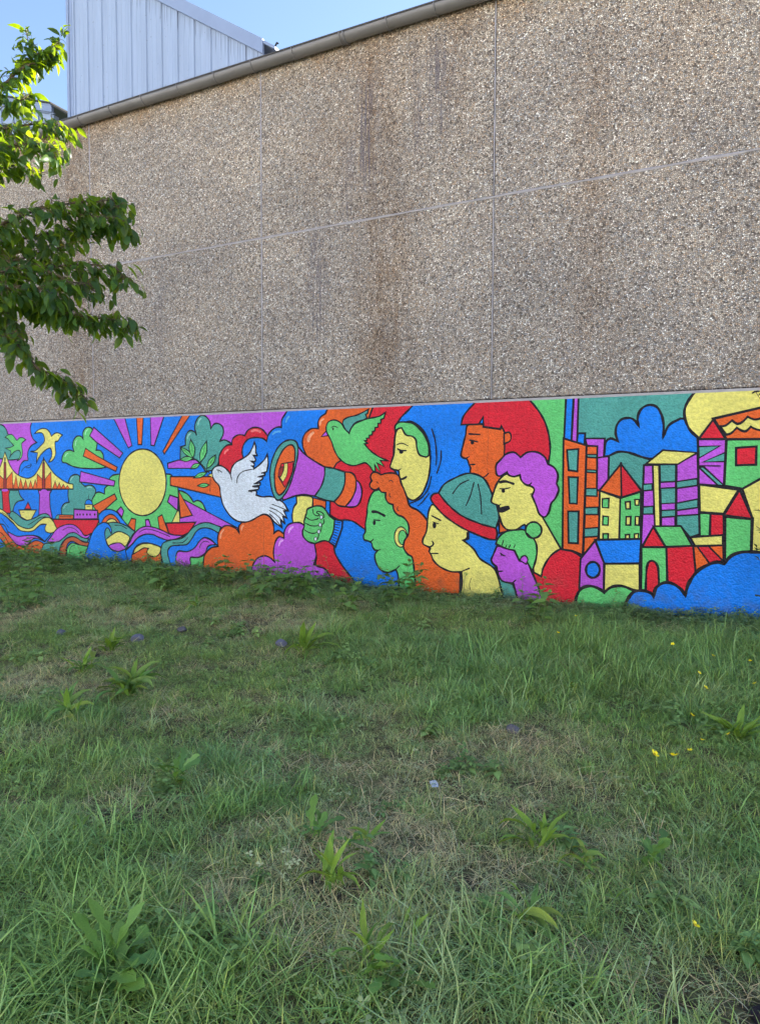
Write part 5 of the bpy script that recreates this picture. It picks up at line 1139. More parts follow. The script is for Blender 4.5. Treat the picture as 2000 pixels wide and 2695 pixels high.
# ------------------------------------------------------------------ grass
def vnoise(x, y, sc, seed):
    r_ = np.random.default_rng(seed); T = r_.random((64, 64))
    u = x / sc + 31.7; v = y / sc + 17.3
    i = np.floor(u).astype(int); j = np.floor(v).astype(int); fu = u - i; fv = v - j
    fu = fu * fu * (3 - 2 * fu); fv = fv * fv * (3 - 2 * fv)
    g = lambda a, b: T[a % 64, b % 64]
    return (g(i, j) * (1 - fu) + g(i + 1, j) * fu) * (1 - fv) + (g(i, j + 1) * (1 - fu) + g(i + 1, j + 1) * fu) * fv
def blobs(x, y, lst):
    o = np.zeros_like(x)
    for bx, by, r_, a in lst: o = np.maximum(o, a * np.exp(-(((x - bx) / (r_ * 1.25)) ** 2 + ((y - by) / r_) ** 2)))
    return o
BARE = [(-3.2, 6.36, .42, 1), (-2.37, 6.23, .32, .9), (-2.14, 7.2, .30, .8), (-1.33, 7.03, .40, .8), (-.47, 6.7, .35, .75), (.65, 4.18, .16, 1), (.61, 3.91, .14, .9), (1.07, 3.35, .16, .95), (.68, 3.24, .12, .9), (-.89, 6.05, .18, .7), (-1.31, 5.5, .18, .6), (1.1, 1.9, .16, 1), (.40, 2.38, .10, .7), (-4.2, 6.9, .5, .7), (-.15, 3.2, .12, .6), (.05, 2.08, .1, .5), (1.9, 3.1, .15, .6)]
DRY = [(-.17, 3.09, .42, 1), (.08, 2.77, .36, 1), (-.51, 2.44, .25, .6), (.37, 2.61, .3, .8), (-.28, 3.6, .6, .75), (1.54, 8.09, .5, .5), (.39, 3.49, .55, .75), (0, 2.36, .3, .7), (-1.45, 4.5, .8, .5), (-2.26, 7.9, .9, .8), (1.08, 2.78, .45, .5), (-2.6, 5.1, .7, .7), (-1.2, 7.4, .9, .9), (-3.2, 7.6, .9, .9), (.9, 3.9, .6, .55), (-1.0, 5.6, .6, .45), (1.0, 2.1, .25, .5), (-.9, 3.9, .4, .35), (.2, 4.1, .5, .4), (1.6, 3.2, .4, .4)]
LUSH = [(1.64, 6.01, .8, 1), (2.31, 5.65, .8, 1), (2.31, 4.7, .6, .8), (0, 6.3, .5, .8), (.31, 5.63, .6, .9), (-.99, 2.4, .38, 1), (-1.37, 2.77, .45, .9), (-.72, 3.1, .35, .6), (-.62, 2.03, .35, .9), (1.16, 5.32, .7, 1), (.64, 4.75, .4, .7), (-.38, 4.67, .4, .7), (-1.6, 3.6, .5, .6), (-2.0, 4.4, .4, .6), (.35, 2.0, .25, .7), (.2, 2.2, .2, .6), (-1.1, 2.0, .3, .9), (3.2, 6.2, .7, .9)]

def blade_tuft(seed, nb, l0, l1, w0, w1, lean0, lean1, curl, spread, straw=0.0, flat=0.0):
    r_ = random.Random(seed)
    v = []; f = []; cols = []
    for _ in range(nb):
        az = r_.uniform(0, 2 * PI); L_ = r_.uniform(l0, l1) * (0.75 + 0.5 * r_.random()); w = r_.uniform(w0, w1)
        a = r_.uniform(lean0, lean1); c = r_.uniform(0.3, 1.0) * curl
        bx, by = r_.gauss(0, spread), r_.gauss(0, spread)
        side = az + PI / 2 + r_.uniform(-0.5, 0.5)
        x, y, z = bx, by, -0.012
        ns = 4
        kink = r_.random() < 0.18
        t3 = [1.0, 1.0, 1.0]
        vv = r_.uniform(0.72, 1.3); hue = r_.uniform(-0.14, 0.14)
        t3 = [vv * (1 + hue), vv, vv * (1 - hue * 1.2)]
        if r_.random() < straw: t3 = [1.6 * vv, 1.32 * vv, 1.25 * vv]
        b0 = len(v)
        for k in range(ns + 1):
            t = k / ns
            ww = w * (1 - t ** 1.8) * (0.75 + 0.5 * t if t < 0.5 else 1.0)
            if k < ns:
                v += [(x - math.cos(side) * ww / 2, y - math.sin(side) * ww / 2, z), (x + math.cos(side) * ww / 2, y + math.sin(side) * ww / 2, z)]
                sh = 0.85 + 0.3 * t  # root end coloured darker, shading painted into the blade
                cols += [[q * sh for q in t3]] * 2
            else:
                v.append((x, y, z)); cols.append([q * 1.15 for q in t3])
            st = L_ / ns
            x += math.cos(az) * math.sin(a) * st; y += math.sin(az) * math.sin(a) * st; z += math.cos(a) * st
            a += c / ns * (2.2 if (kink and k == 2) else 1.0)
            z = max(z, 0.004 + 0.01 * r_.random())
        for k in range(ns - 1): f.append((b0 + 2 * k, b0 + 2 * k + 1, b0 + 2 * k + 3, b0 + 2 * k + 2))
        f.append((b0 + 2 * ns - 2, b0 + 2 * ns - 1, b0 + 2 * ns))
    me = bpy.data.meshes.new('grass_tuft'); me.from_pydata(v, [], f); me.materials.append(M_GRASS)
    me.polygons.foreach_set('use_smooth', [True] * len(f))
    add_bcol(me, cols); return me
def clover_tuft(seed):
    r_ = random.Random(seed); v = []; f = []; cols = []
    for _ in range(9):
        cx, cy, cz = r_.gauss(0, .045), r_.gauss(0, .045), r_.uniform(.015, .06)
        az = r_.uniform(0, 6.28); tz = r_.uniform(-.5, .5); vv = r_.uniform(.8, 1.25)
        for q in range(3):
            a = az + q * 2.1; R_ = r_.uniform(.009, .016)
            b0 = len(v)
            for rr, da in ((0, 0), (.75, -.55), (1.15, -.3), (1.2, .3), (.75, .55)):
                v.append((cx + math.cos(a + da) * R_ * rr, cy + math.sin(a + da) * R_ * rr, cz + math.sin(a + da) * R_ * rr * tz)); cols.append([vv, vv, vv * 1.1])
            f.append((b0, b0 + 1, b0 + 2, b0 + 3, b0 + 4))
    me = bpy.data.meshes.new('clover_tuft'); me.from_pydata(v, [], f); me.materials.append(M_GRASS); add_bcol(me, cols); return me

tuft_col = bpy.data.collections.new('grass_tufts')
TUFTS = []
def reg(me):
    o = bpy.data.objects.new('tuft_%02d' % len(TUFTS), me); tuft_col.objects.link(o); TUFTS.append(o)
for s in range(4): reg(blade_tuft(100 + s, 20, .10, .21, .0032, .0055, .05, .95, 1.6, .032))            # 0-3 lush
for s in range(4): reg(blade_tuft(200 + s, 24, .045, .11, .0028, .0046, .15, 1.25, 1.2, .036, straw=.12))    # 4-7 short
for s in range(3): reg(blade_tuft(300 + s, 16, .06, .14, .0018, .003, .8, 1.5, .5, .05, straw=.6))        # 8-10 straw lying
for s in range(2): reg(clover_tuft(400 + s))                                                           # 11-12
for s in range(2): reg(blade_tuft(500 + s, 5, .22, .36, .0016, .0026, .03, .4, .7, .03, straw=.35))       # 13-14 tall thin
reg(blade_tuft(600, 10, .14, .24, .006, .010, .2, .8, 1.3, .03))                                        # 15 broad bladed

def leafy_tuft(seed, nst, h, ls):
    r_ = random.Random(seed); v = []; f = []; cols = []
    prof = [(0, .05), (.15, .1), (.3, .85), (.55, .95), (.8, .5), (1, .03)]
    for s in range(nst):
        az = r_.uniform(0, 6.28); b = Vector((r_.gauss(0, .03), r_.gauss(0, .03), 0)); top = b + Vector((math.cos(az) * h * r_.uniform(.1, .6), math.sin(az) * h * r_.uniform(.1, .6), h * r_.uniform(.55, 1.1)))
        for k in range(5):
            p_ = b.lerp(top, .25 + .19 * k)
            for q in range(2):
                a = k * 1.57 + q * PI + az + r_.uniform(-.5, .5); e = r_.uniform(-.2, .6); L_ = ls * r_.uniform(.55, 1.1) * (1.1 - .12 * k); w = L_ * r_.uniform(.22, .32)
                d = Vector((math.cos(a) * math.cos(e), math.sin(a) * math.cos(e), math.sin(e))); sd_ = d.cross(Vector((r_.gauss(0, .3), r_.gauss(0, .3), 1))).normalized(); up = sd_.cross(d)
                vv = r_.uniform(.7, 1.3); b0 = len(v)
                for t, hw in prof:
                    c = p_ + d * (L_ * t) - Vector((0, 0, L_ * .35 * t * t))
                    v += [tuple(c - sd_ * w * hw + up * w * hw * .3), tuple(c), tuple(c + sd_ * w * hw + up * w * hw * .3)]
                    cols += [[vv] * 3, [vv * 1.12] * 3, [vv] * 3]
                for i in range(len(prof) - 1):
                    for q2 in range(2): f.append((b0 + i * 3 + q2, b0 + i * 3 + 3 + q2, b0 + i * 3 + 4 + q2, b0 + i * 3 + 1 + q2))
    me = bpy.data.meshes.new('leafy_tuft'); me.from_pydata(v, [], f); me.materials.append(M_GRASS)
    me.polygons.foreach_set('use_smooth', [True] * len(f)); add_bcol(me, cols); return me
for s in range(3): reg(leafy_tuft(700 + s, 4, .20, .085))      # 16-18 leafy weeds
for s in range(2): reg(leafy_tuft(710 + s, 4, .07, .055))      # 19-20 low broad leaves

def grow(name, label_kind, per_m2, seed, chooser):
    r_ = np.random.default_rng(seed)
    x0, x1, y0, y1 = -13.5, 6.0, 0.7, 16.5
    n_ = int((x1 - x0) * (y1 - y0) * per_m2)
    x = r_.uniform(x0, x1, n_); y = r_.uniform(y0, y1, n_)
    dw = DIST - (x * NRM.x + y * NRM.y)
    keep = (dw > 0.03) & (np.abs(x) < 0.62 * y + 1.3)
    # thin out with distance: far blades are finer than a pixel
    keep &= r_.random(n_) < np.clip(1.25 - 0.055 * y, 0.5, 1.0)
    x, y, dw = x[keep], y[keep], dw[keep]
    idx, sc, col, k2 = chooser(x, y, dw, r_)
    x, y, idx, sc, col, dw = x[k2], y[k2], idx[k2], sc[k2], col[k2], dw[k2]
    n_ = len(x)
    me = bpy.data.meshes.new(name)
    me.vertices.add(n_)
    me.vertices.foreach_set('co', np.stack([x, y, hgt(x, y)], -1).astype(np.float32).ravel())
    for nm, typ, dat, key in (('tidx', 'INT', idx.astype(np.int32), 'value'), ('tsc', 'FLOAT_VECTOR', sc.astype(np.float32), 'vector'),
                              ('trot', 'FLOAT_VECTOR', np.stack([r_.normal(0, .10, n_), r_.normal(0, .10, n_), r_.uniform(0, 6.28, n_)], -1).astype(np.float32), 'vector')):
        a = me.attributes.new(nm, typ, 'POINT'); a.data.foreach_set(key, dat.ravel())
    ca = me.attributes.new('gcol', 'FLOAT_COLOR', 'POINT')
    ca.data.foreach_set('color', np.concatenate([col, np.ones((n_, 1))], 1).astype(np.float32).ravel())
    o = mesh_obj(name, me); o['kind'] = 'stuff'
    ng = bpy.data.node_groups.new(name + '_growth', 'GeometryNodeTree')
    ng.interface.new_socket('Geometry', in_out='INPUT', socket_type='NodeSocketGeometry')
    ng.interface.new_socket('Geometry', in_out='OUTPUT', socket_type='NodeSocketGeometry')
    N = ng.nodes; K = ng.links
    gi = N.new('NodeGroupInput'); go = N.new('NodeGroupOutput')
    iop = N.new('GeometryNodeInstanceOnPoints')
    ci = N.new('GeometryNodeCollectionInfo'); ci.inputs['Collection'].default_value = tuft_col
    ci.inputs['Separate Children'].default_value = True; ci.inputs['Reset Children'].default_value = True
    def attr(nm, typ):
        a = N.new('GeometryNodeInputNamedAttribute'); a.data_type = typ; a.inputs['Name'].default_value = nm
        return a.outputs['Attribute']
    e2r = N.new('FunctionNodeEulerToRotation')
    K.new(attr('trot', 'FLOAT_VECTOR'), e2r.inputs[0])
    K.new(gi.outputs[0], iop.inputs['Points']); K.new(ci.outputs[0], iop.inputs['Instance'])
    iop.inputs['Pick Instance'].default_value = True
    K.new(attr('tidx', 'INT'), iop.inputs['Instance Index'])
    K.new(e2r.outputs[0], iop.inputs['Rotation'])
    K.new(attr('tsc', 'FLOAT_VECTOR'), iop.inputs['Scale'])
    K.new(iop.outputs[0], go.inputs[0])
    md = o.modifiers.new('growth', 'NODES'); md.node_group = ng
    return o

C_LUSH = np.array([.205, .36, .085]); C_BLUE = np.array([.20, .36, .125]); C_YEL = np.array([.30, .41, .105]); C_DRY = np.array([.64, .59, .35]); C_DARK = np.array([.16, .25, .10])
def fields(x, y, dw):
    lush = np.clip(blobs(x, y, LUSH) * .9 + .06 + (vnoise(x, y, .9, 1) - .5) * .7 + (vnoise(x, y, .22, 5) - .5) * .4, 0, 1)
    dry = np.clip(blobs(x, y, DRY) * 0.68 - .03 + (vnoise(x, y, .7, 2) - .5) * .7 + (vnoise(x, y, .16, 6) - .5) * .6, 0, 1)
    bare = np.clip(blobs(x, y, BARE) + (vnoise(x, y, .35, 3) - .62) * 1.2 - lush * .3 + (vnoise(x, y, .1, 8) - .5) * .5, 0, 1)
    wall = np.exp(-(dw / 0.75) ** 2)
    return lush, dry, bare, wall
def ch_grass(x, y, dw, r_):
    lush, dry, bare, wall = fields(x, y, dw)
    n_ = len(x); u = r_.random(n_)
    tall = u < np.clip(lush * .95 + wall * .55 - dry * .35, 0, 1)
    idx = np.where(tall, r_.integers(0, 4, n_), r_.integers(4, 8, n_))
    idx = np.where(tall & (r_.random(n_) < .03), 15, idx)
    idx = np.where(~tall & (r_.random(n_) < dry * .55 + .05), r_.integers(8, 11, n_), idx)
    idx = np.where(r_.random(n_) < .002 + .02 * wall, r_.integers(13, 15, n_), idx)
    idx = np.where(r_.random(n_) < .06 * (1 - dry) + .45 * wall, r_.integers(11, 13, n_), idx)
    s = 1.3 * r_.uniform(.65, 1.15, n_) * (1 - .3 * dry) * (.75 + .4 * lush)
    s = s * np.clip(0.55 + 0.75 * vnoise(x, y, .13, 12), .5, 1.2)
    s = np.where((idx == 11) | (idx == 12), s * (1.0 + 1.1 * wall), s)
    sc = np.stack([s, s, s * r_.uniform(.45, .9, n_)], -1)
    a = np.clip(vnoise(x, y, .5, 4) + r_.normal(0, .16, n_), 0, 1)[:, None]
    b = np.clip(vnoise(x, y, 1.1, 9) + r_.normal(0, .2, n_), 0, 1)[:, None]
    col = C_LUSH * (1 - b) + C_BLUE * b
    col = col * (1 - .55 * a) + C_YEL * .55 * a
    dd = np.clip(dry * .72 + bare * .25 + r_.normal(0, .12, n_), 0, .9)[:, None]
    dd = np.where((idx >= 8) & (idx <= 10), np.clip(dd[:, 0] + .35, 0, 1), dd[:, 0])[:, None]
    col = col * (1 - dd) + C_DRY * dd
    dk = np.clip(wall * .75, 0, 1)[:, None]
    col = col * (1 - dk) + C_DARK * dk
    col = col * r_.uniform(.8, 1.2, n_)[:, None]
    keep = r_.random(n_) > np.clip(bare * .95 - .1, 0, .85)
    return idx, sc, col, keep
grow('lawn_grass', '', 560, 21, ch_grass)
def ch_straw(x, y, dw, r_):
    lush, dry, bare, wall = fields(x, y, dw)
    n_ = len(x)
    keep = r_.random(n_) < np.clip(dry * .9 + bare * .5 + .06 - lush * .3, 0, 1) * (1 - wall * .7)
    s = 1.3 * r_.uniform(.6, 1.1, n_)
    col = C_DRY * r_.uniform(.45, 1.0, n_)[:, None]
    return r_.integers(8, 11, n_), np.stack([s, s, s * .7], -1), col, keep
grow('dry_straw', '', 170, 22, ch_straw)

def ch_leafy(x, y, dw, r_):
    n_ = len(x); s_ = x * TAN.x + y * TAN.y
    left = np.clip((-s_ - 1.8) / 3.0, 0, 1)
    patch = np.clip((vnoise(x, y, .45, 31) - .35) * 3, 0, 1)
    wallp = np.exp(-(dw / .38) ** 2) * (.30 + .55 * left) * (.2 + .7 * patch) + np.exp(-((dw - .9) / .6) ** 2) * left * patch * .22
    lawnp = np.clip((vnoise(x, y, .38, 33) - .66) * 5, 0, 1) * .5 + .012
    u = r_.random(n_); tall = u < wallp; low = (~tall) & (r_.random(n_) < lawnp * np.clip(dw / 2, 0, 1))
    idx = np.where(tall, r_.integers(16, 19, n_), r_.integers(19, 21, n_))
    sc = np.where(tall, r_.uniform(.45, 1.2, n_) * (.7 + .3 * left), r_.uniform(.7, 1.5, n_))
    g = np.clip(r_.normal(.5, .25, n_), 0, 1)[:, None]
    col = (np.array([.15, .27, .09]) * (1 - g) + np.array([.26, .38, .12]) * g) * r_.uniform(.75, 1.15, n_)[:, None]
    return idx, np.stack([sc, sc, sc * r_.uniform(.8, 1.15, n_)], -1), col, tall | low
grow('ground_weeds', '', 60, 23, ch_leafy)

# ------------------------------------------------------------------ weeds, each a thing with its own leaves
def gz(x, y): return float(hgt(np.array([x]), np.array([y]))[0])
NETTLE = [leaf_mesh('leaf', 1, .62, PROF_NETTLE, .28, d, mat=M_WEED, seed=i, tone=t) for i, (d, t) in enumerate([(.5, (1, 1, 1)), (.9, (.85, .9, .95)), (.3, (1.15, 1.12, .9))])]
PROF_DOCK = [(0, .10), (.12, .14), (.2, .42), (.3, .74), (.42, .98), (.54, 1.0), (.66, .84), (.78, .6), (.88, .36), (.95, .18), (1.0, .03)]
DOCK = [leaf_mesh('leaf', 1, w_, PROF_DOCK, f_, d, tw, mat=M_WEED, seed=i, wave=.014, tone=t) for i, (w_, f_, d, tw, t) in enumerate([(.17, .3, .9, .3, (1.05, 1.08, 1)), (.14, .5, 1.7, -.6, (.85, .95, .95)), (.16, .2, .5, .1, (1.3, 1.25, .8)), (.16, .7, 1.3, .9, (1.1, 1.0, .9)), (.19, .4, 2.1, .2, (1.5, 1.1, .7))])]
DOCKY = [leaf_mesh('leaf', 1, w_, PROF_DOCK, f_, d, tw, mat=M_WEEDY, seed=i, wave=.013, tone=t) for i, (w_, f_, d, tw, t) in enumerate([(.17, .35, .7, .3, (1, 1, 1)), (.14, .5, 1.3, -.5, (.8, .88, 1)), (.18, .25, .4, .1, (1.1, 1.05, .9)), (.13, .6, 1.8, .8, (.9, .85, .9))])]
DANDE = [leaf_mesh('leaf', 1, .27, PROF_DANDE, .2, d, .15, mat=M_WEED, seed=i, wave=.008, tone=t) for i, (d, t) in enumerate([(.8, (1, 1.05, .95)), (1.2, (.8, .9, .95)), (.5, (1.1, 1.15, .9))])]
def nettle(x, y, h, stems, label, seed):
    r_ = random.Random(seed)
    root = empty('nettle_plant', (x, y, gz(x, y) - .01), 0, label, 'weed', 'leafy weeds in the lawn')
    for s in range(stems + 2):
        a = r_.uniform(0, 6.28); rr = r_.uniform(.02, .10 + .035 * stems); hh = 1.2 * h * r_.uniform(.55, 1.05); ln = r_.uniform(.05, .45)
        p0 = Vector((math.cos(a) * rr, math.sin(a) * rr, 0)); top = p0 + Vector((math.cos(a) * ln * hh, math.sin(a) * ln * hh, hh))
        mid = (p0 + top) / 2 + Vector((r_.uniform(-.02, .02), r_.uniform(-.02, .02), .02))
        b = MB(); b.tube([p0, mid, top], [.004, .0032, .002], 5); b.build('stem', M_STEM, root)
        npair = max(3, int(hh / .07))
        for k in range(npair):
            t = .22 + .78 * k / (npair - 1)
            p = p0.lerp(mid, t * 2) if t < .5 else mid.lerp(top, t * 2 - 1)
            size = 1.65 * (.105 - .045 * abs(t - .55) * 1.6 - (.03 if t > .9 else 0)) * r_.uniform(.8, 1.15)
            ph = k * PI / 2 + r_.uniform(-.4, .4) + s
            for q in range(2):
                d = Vector((math.cos(ph + q * PI), math.sin(ph + q * PI), r_.uniform(-.1, .45) + .5 * (t > .85)))
                o = mesh_obj('leaf', r_.choice(NETTLE), root); place(o, p, d, (0, 0, 1), size, r_.uniform(-.4, .4))
def rosette(x, y, size, n_, kinds, nm, label, seed, el=(.25, 1.1), cat='weed', flowerstalk=False):
    r_ = random.Random(seed)
    root = empty(nm, (x, y, gz(x, y) - .005), 0, label, cat, 'leafy weeds in the lawn')
    a0 = r_.uniform(0, 6.28)
    n_ = int(n_ * 2.2)
    for k in range(n_):
        a = a0 + k * 2.4 + r_.uniform(-.4, .4); e = r_.uniform(el[0] + .25, el[1] + .15)
        d = Vector((math.cos(a) * math.cos(e), math.sin(a) * math.cos(e), math.sin(e)))
        rr = r_.uniform(.005, .05); o = mesh_obj('leaf', r_.choice(kinds), root); place(o, (math.cos(a * 1.7) * rr, math.sin(a * 1.7) * rr, r_.uniform(0, .06)), d, (0, 0, 1), (.72 if size > .2 else .85) * size * r_.uniform(.45, 1.15), r_.uniform(-.9, .9))
for i, (x, y, h, s, lab) in enumerate([
    (-5.57, 10.75, .55, 5, 'dense dark nettle clump at the wall foot, farthest left, under the bridge waves'),
    (-5.05, 10.65, .45, 4, 'nettle clump under the painted ship, right beside the dense left clump'),
    (-4.66, 9.03, .42, 5, 'broad nettle clump at the left edge, one step out from the wall'),
    (-4.15, 8.05, .34, 4, 'low nettle clump at the left edge, nearest the camera of the left ones'),
    (-2.79, 9.2, .35, 4, 'nettle clump growing below the orange wave with the yellow curl'),
    (-2.12, 9.6, .40, 5, 'leafy nettle clump right below the big orange painted cloud'),
    (-1.31, 8.67, .42, 5, 'tall pale nettle clump in front of the violet painted cloud'),
    (-1.55, 8.28, .30, 3, 'short nettle clump in front of the taller pale one by the violet cloud'),
    (-.80, 8.55, .36, 5, 'spreading nettle clump below the painted red sleeve'),
    (-.46, 7.75, .34, 5, 'nettle clump with drooping leaves, nearest the camera below the blue shirt area'),
    (.24, 8.25, .40, 3, 'nettle with upright stems under the green painted face'),
    (-3.04, 9.95, .25, 3, 'small nettle at the wall foot below the teal painted wave'),
    (1.54, 7.15, .42, 3, 'slim bright upright weed below the green haired girl')]):
    nettle(x, y, h, s, lab, 40 + i)
for i, (x, y, sz, n_, kd, lab) in enumerate([
    (-.64, 6.05, .34, 9, DOCKY, 'bright dock with upright leaves beside the right grey stone'),
    (-2.27, 5.38, .25, 8, DOCK, 'leafy dock at left with many mid green leaves'),
    (-1.76, 4.91, .33, 11, DOCK, 'largest dock at left with long pale arching leaves'),
    (-1.96, 4.39, .27, 5, DOCK, 'dock with one wide leaf hanging toward the camera at left'),
    (-2.31, 6.0, .24, 8, DOCKY, 'yellow green dock right in front of the left grey stone'),
    (2.06, 3.98, .25, 9, DOCKY, 'bright yellow green dock at the right edge of the lawn'),
    (-2.06, 7.9, .22, 6, DOCK, 'small dock below the orange painted cloud')]):
    rosette(x, y, sz * 1.2, int(n_ * 1.7), kd, 'dock_plant', lab, 80 + i, (.35, 1.25))
for i, (x, y, sz, n_, kd, nm, lab) in enumerate([
    (-1.27, 2.87, .10, 4, DOCKY, 'plantain_plant', 'two small yellow green leaves low in the grass at left'),
    (-.80, 2.03, .24, 11, DANDE, 'dandelion_plant', 'big dandelion rosette with toothed leaves at bottom left'),
    (-.18, 2.49, .20, 8, DOCKY, 'plantain_plant', 'narrow leaved plantain in the middle of the foreground'),
    (-.07, 2.80, .16, 6, DOCK, 'plantain_plant', 'plantain beside the dry straw patch with one leaf lying flat'),
    (-.26, 2.86, .15, 6, DANDE, 'dandelion_plant', 'small dandelion left of the dry straw patch'),
    (-.02, 2.10, .17, 6, DOCKY, 'plantain_plant', 'plantain near the bottom centre with a shiny upright leaf'),
    (.65, 2.84, .22, 8, DOCKY, 'dock_plant', 'bright dock right of the dry patch with tall leaves'),
    (.79, 2.68, .19, 6, DOCK, 'dock_plant', 'grey green dock beside the bright dock right of the dry patch'),
    (.87, 2.47, .09, 3, DOCKY, 'plantain_plant', 'single round yellow green leaf below the bright dock'),
    (.03, 2.05, .15, 5, DANDE, 'dandelion_plant', 'dandelion at the bottom edge just right of centre'),
    (.12, 2.24, .09, 4, DOCKY, 'plantain_plant', 'tiny pale plantain near the bottom edge'),
    (.48, 2.30, .20, 7, DOCK, 'dock_plant', 'low dock in the foreground with two wide crossed leaves'),
    (1.09, 2.75, .15, 6, DANDE, 'dandelion_plant', 'dandelion at the right side of the foreground'),
    (-1.0, 3.4, .16, 7, DANDE, 'dandelion_plant', 'dandelion half hidden in long grass left of centre'),
    (1.35, 4.9, .18, 6, DOCK, 'dock_plant', 'dock hidden among the long dark grass at right')]):
    rosette(x, y, sz * 1.15, n_, kd, nm, lab, 120 + i, (.3, 1.2))

# thin wild stalks standing against the painted wall
def stalk(px_, py_, h, lab, seed):
    r_ = random.Random(seed)
    root = empty('wild_stalk', (px_, py_, gz(px_, py_)), 0, lab, 'weed', 'thin stalks against the mural')
    b = MB(); p = [Vector((0, 0, 0))]
    for k in range(5): p.append(p[-1] + Vector((r_.uniform(-.03, .03), r_.uniform(-.02, .02), h / 5)))
    b.tube(p, [.0035, .003, .003, .0025, .002, .0012], 5); b.build('stem', M_STEM, root)
    for k in range(9):
        t = r_.uniform(.15, 1.0) * 5; i_ = min(int(t), 4); q = p[i_].lerp(p[i_ + 1], t - i_)
        a = r_.uniform(0, 6.28); o = mesh_obj('leaf', r_.choice(NETTLE), root)
        place(o, q, (math.cos(a), math.sin(a), .3), (0, 0, 1), r_.uniform(.03, .055), r_.uniform(-.6, .6))
def wallfoot(s, off):
    p = NRM * (DIST - off) + TAN * s; return p.x, p.y
for i, (s, off, h, lab) in enumerate([(-5.0, .12, .42, 'thin leafy stalk against the painted red sleeve'), (-6.1, .15, .3, 'short thin stalk against the big orange painted cloud'), (-2.28, .12, .36, 'thin stalk against the neck of the violet girl'),
     (-2.05, .15, .42, 'wiry stalk against the red painted coat'), (-3.02, .1, .34, 'single fine stalk on the yellow neck of the man in the beanie'), (-1.2, .14, .25, 'dark little stalk below the green painted bush'), (-7.2, .2, .4, 'thin stalk in front of the blue painted wave')]):
    stalk(*wallfoot(s, off), h, lab, 200 + i)

# buttercups
petal = MB()
for q in range(5):
    a = q * 2 * PI / 5
    pts = [(0, 0, 0), (.45, -.42, .25), (1.0, -.36, .55), (1.05, .36, .55), (.45, .42, .25)]
    petal.add([(math.cos(a) * u - math.sin(a) * w_, math.sin(a) * u + math.cos(a) * w_, z_) for u, w_, z_ in pts], [(0, 1, 2, 3, 4)])
petal_me = petal.mesh('petals', M_PETAL)
cm = MB(); cm.tube([(0, 0, .05), (0, 0, .3), (0, 0, .42)], [.3, .3, .12], 7); centre_me = cm.mesh('flower_centre', M_PISTIL)
for i, (x, y, h, r0, lab) in enumerate([
    (1.76, 6.2, .26, .014, 'lone buttercup farthest back in the long grass, below the red coat'), (1.44, 5.6, .24, .014, 'lone buttercup in long grass left of the other yellow flowers'),
    (2.22, 5.3, .24, .013, 'buttercup at right, farthest back of the right hand flowers'), (2.35, 5.05, .22, .016, 'larger buttercup right of the long grass, third row back'),
    (2.11, 4.6, .22, .013, 'buttercup left of the right edge, just above a larger one'), (2.02, 4.35, .2, .015, 'buttercup just below a similar one near the right edge'),
    (2.60, 4.9, .2, .013, 'buttercup closest to the right edge, upper one'), (2.38, 4.42, .2, .014, 'buttercup closest to the right edge, lower one'),
    (1.72, 3.9, .18, .016, 'buttercup with two buds above the yellow flower pair'), (1.39, 3.5, .17, .021, 'largest buttercup, left of a drooping yellow flower'),
    (1.47, 3.47, .14, .022, 'wide drooping buttercup right beside the largest one'), (1.63, 3.52, .15, .013, 'small buttercup right of the yellow flower pair'),
    (1.72, 3.58, .17, .013, 'small buttercup, second right of the yellow flower pair'), (1.90, 3.68, .16, .012, 'tiny buttercup near the right edge below the dock'),
    (.96, 2.2, .13, .014, 'single buttercup low in the foreground grass at right')]):
    r_ = random.Random(300 + i)
    root = empty('buttercup', (x, y, gz(x, y)), r_.uniform(0, 6), lab, 'flower', 'buttercups in the grass')
    lean = Vector((r_.uniform(-.04, .04), r_.uniform(-.05, .01), h))
    b = MB(); b.tube([(0, 0, 0), lean * .5 + Vector((.008, 0, 0)), lean], [.0018, .0015, .0012], 5); b.build('stem', M_STEM, root)
    dirn = Vector((r_.uniform(-.5, .5), r_.uniform(-.9, -.1), 1)).normalized()
    q_ = dirn.to_track_quat('Z', 'Y')
    for nm, me in (('petals', petal_me), ('flower_centre', centre_me)):
        o = mesh_obj(nm, me, root); o.location = lean; o.rotation_mode = 'QUATERNION'; o.rotation_quaternion = q_; o.scale = (r0,) * 3

# stones, scraps
def rock(x, y, sx, sy, sz, mat, nm, lab, seed, cat='stone', sink=.3):
    r_ = random.Random(seed)
    bm = bmesh.new(); bmesh.ops.create_icosphere(bm, subdivisions=3, radius=1)
    ph = [(Vector((r_.uniform(-1, 1), r_.uniform(-1, 1), r_.uniform(-1, 1))).normalized(), r_.uniform(.62, .95)) for _ in range(14)]
    for v in bm.verts:
        for d, c in ph:
            t = v.co.dot(d)
            if t > c: v.co -= d * (t - c)
        v.co = Vector((v.co.x * sx, v.co.y * sy, v.co.z * sz))
    me = bpy.data.meshes.new(nm); bm.to_mesh(me); bm.free(); me.materials.append(mat)
    o = mesh_obj(nm, me); o.location = (x, y, gz(x, y) + sz * (1 - sink)); o.rotation_euler = (0, 0, r_.uniform(-.6, .6)); tag(o, lab, cat, 'stones in the lawn' if cat == 'stone' else None)
M_STONE = mat_plain('blue_grey_stone', srgb(104, 106, 124), 0.8, 0.2, 14, bump=.6, bscale=70)
M_STONE2 = mat_plain('dark_grey_stone', srgb(92, 90, 98), 0.85, 0.2, 14, bump=.6, bscale=70)
M_CLOD = mat_plain('dark_soil', srgb(44, 34, 42), 0.95, 0.3, 20, bump=1.0, bscale=50)
M_PAPER = mat_plain('white_scrap', srgb(168, 178, 192), 0.6, 0.06, 20)
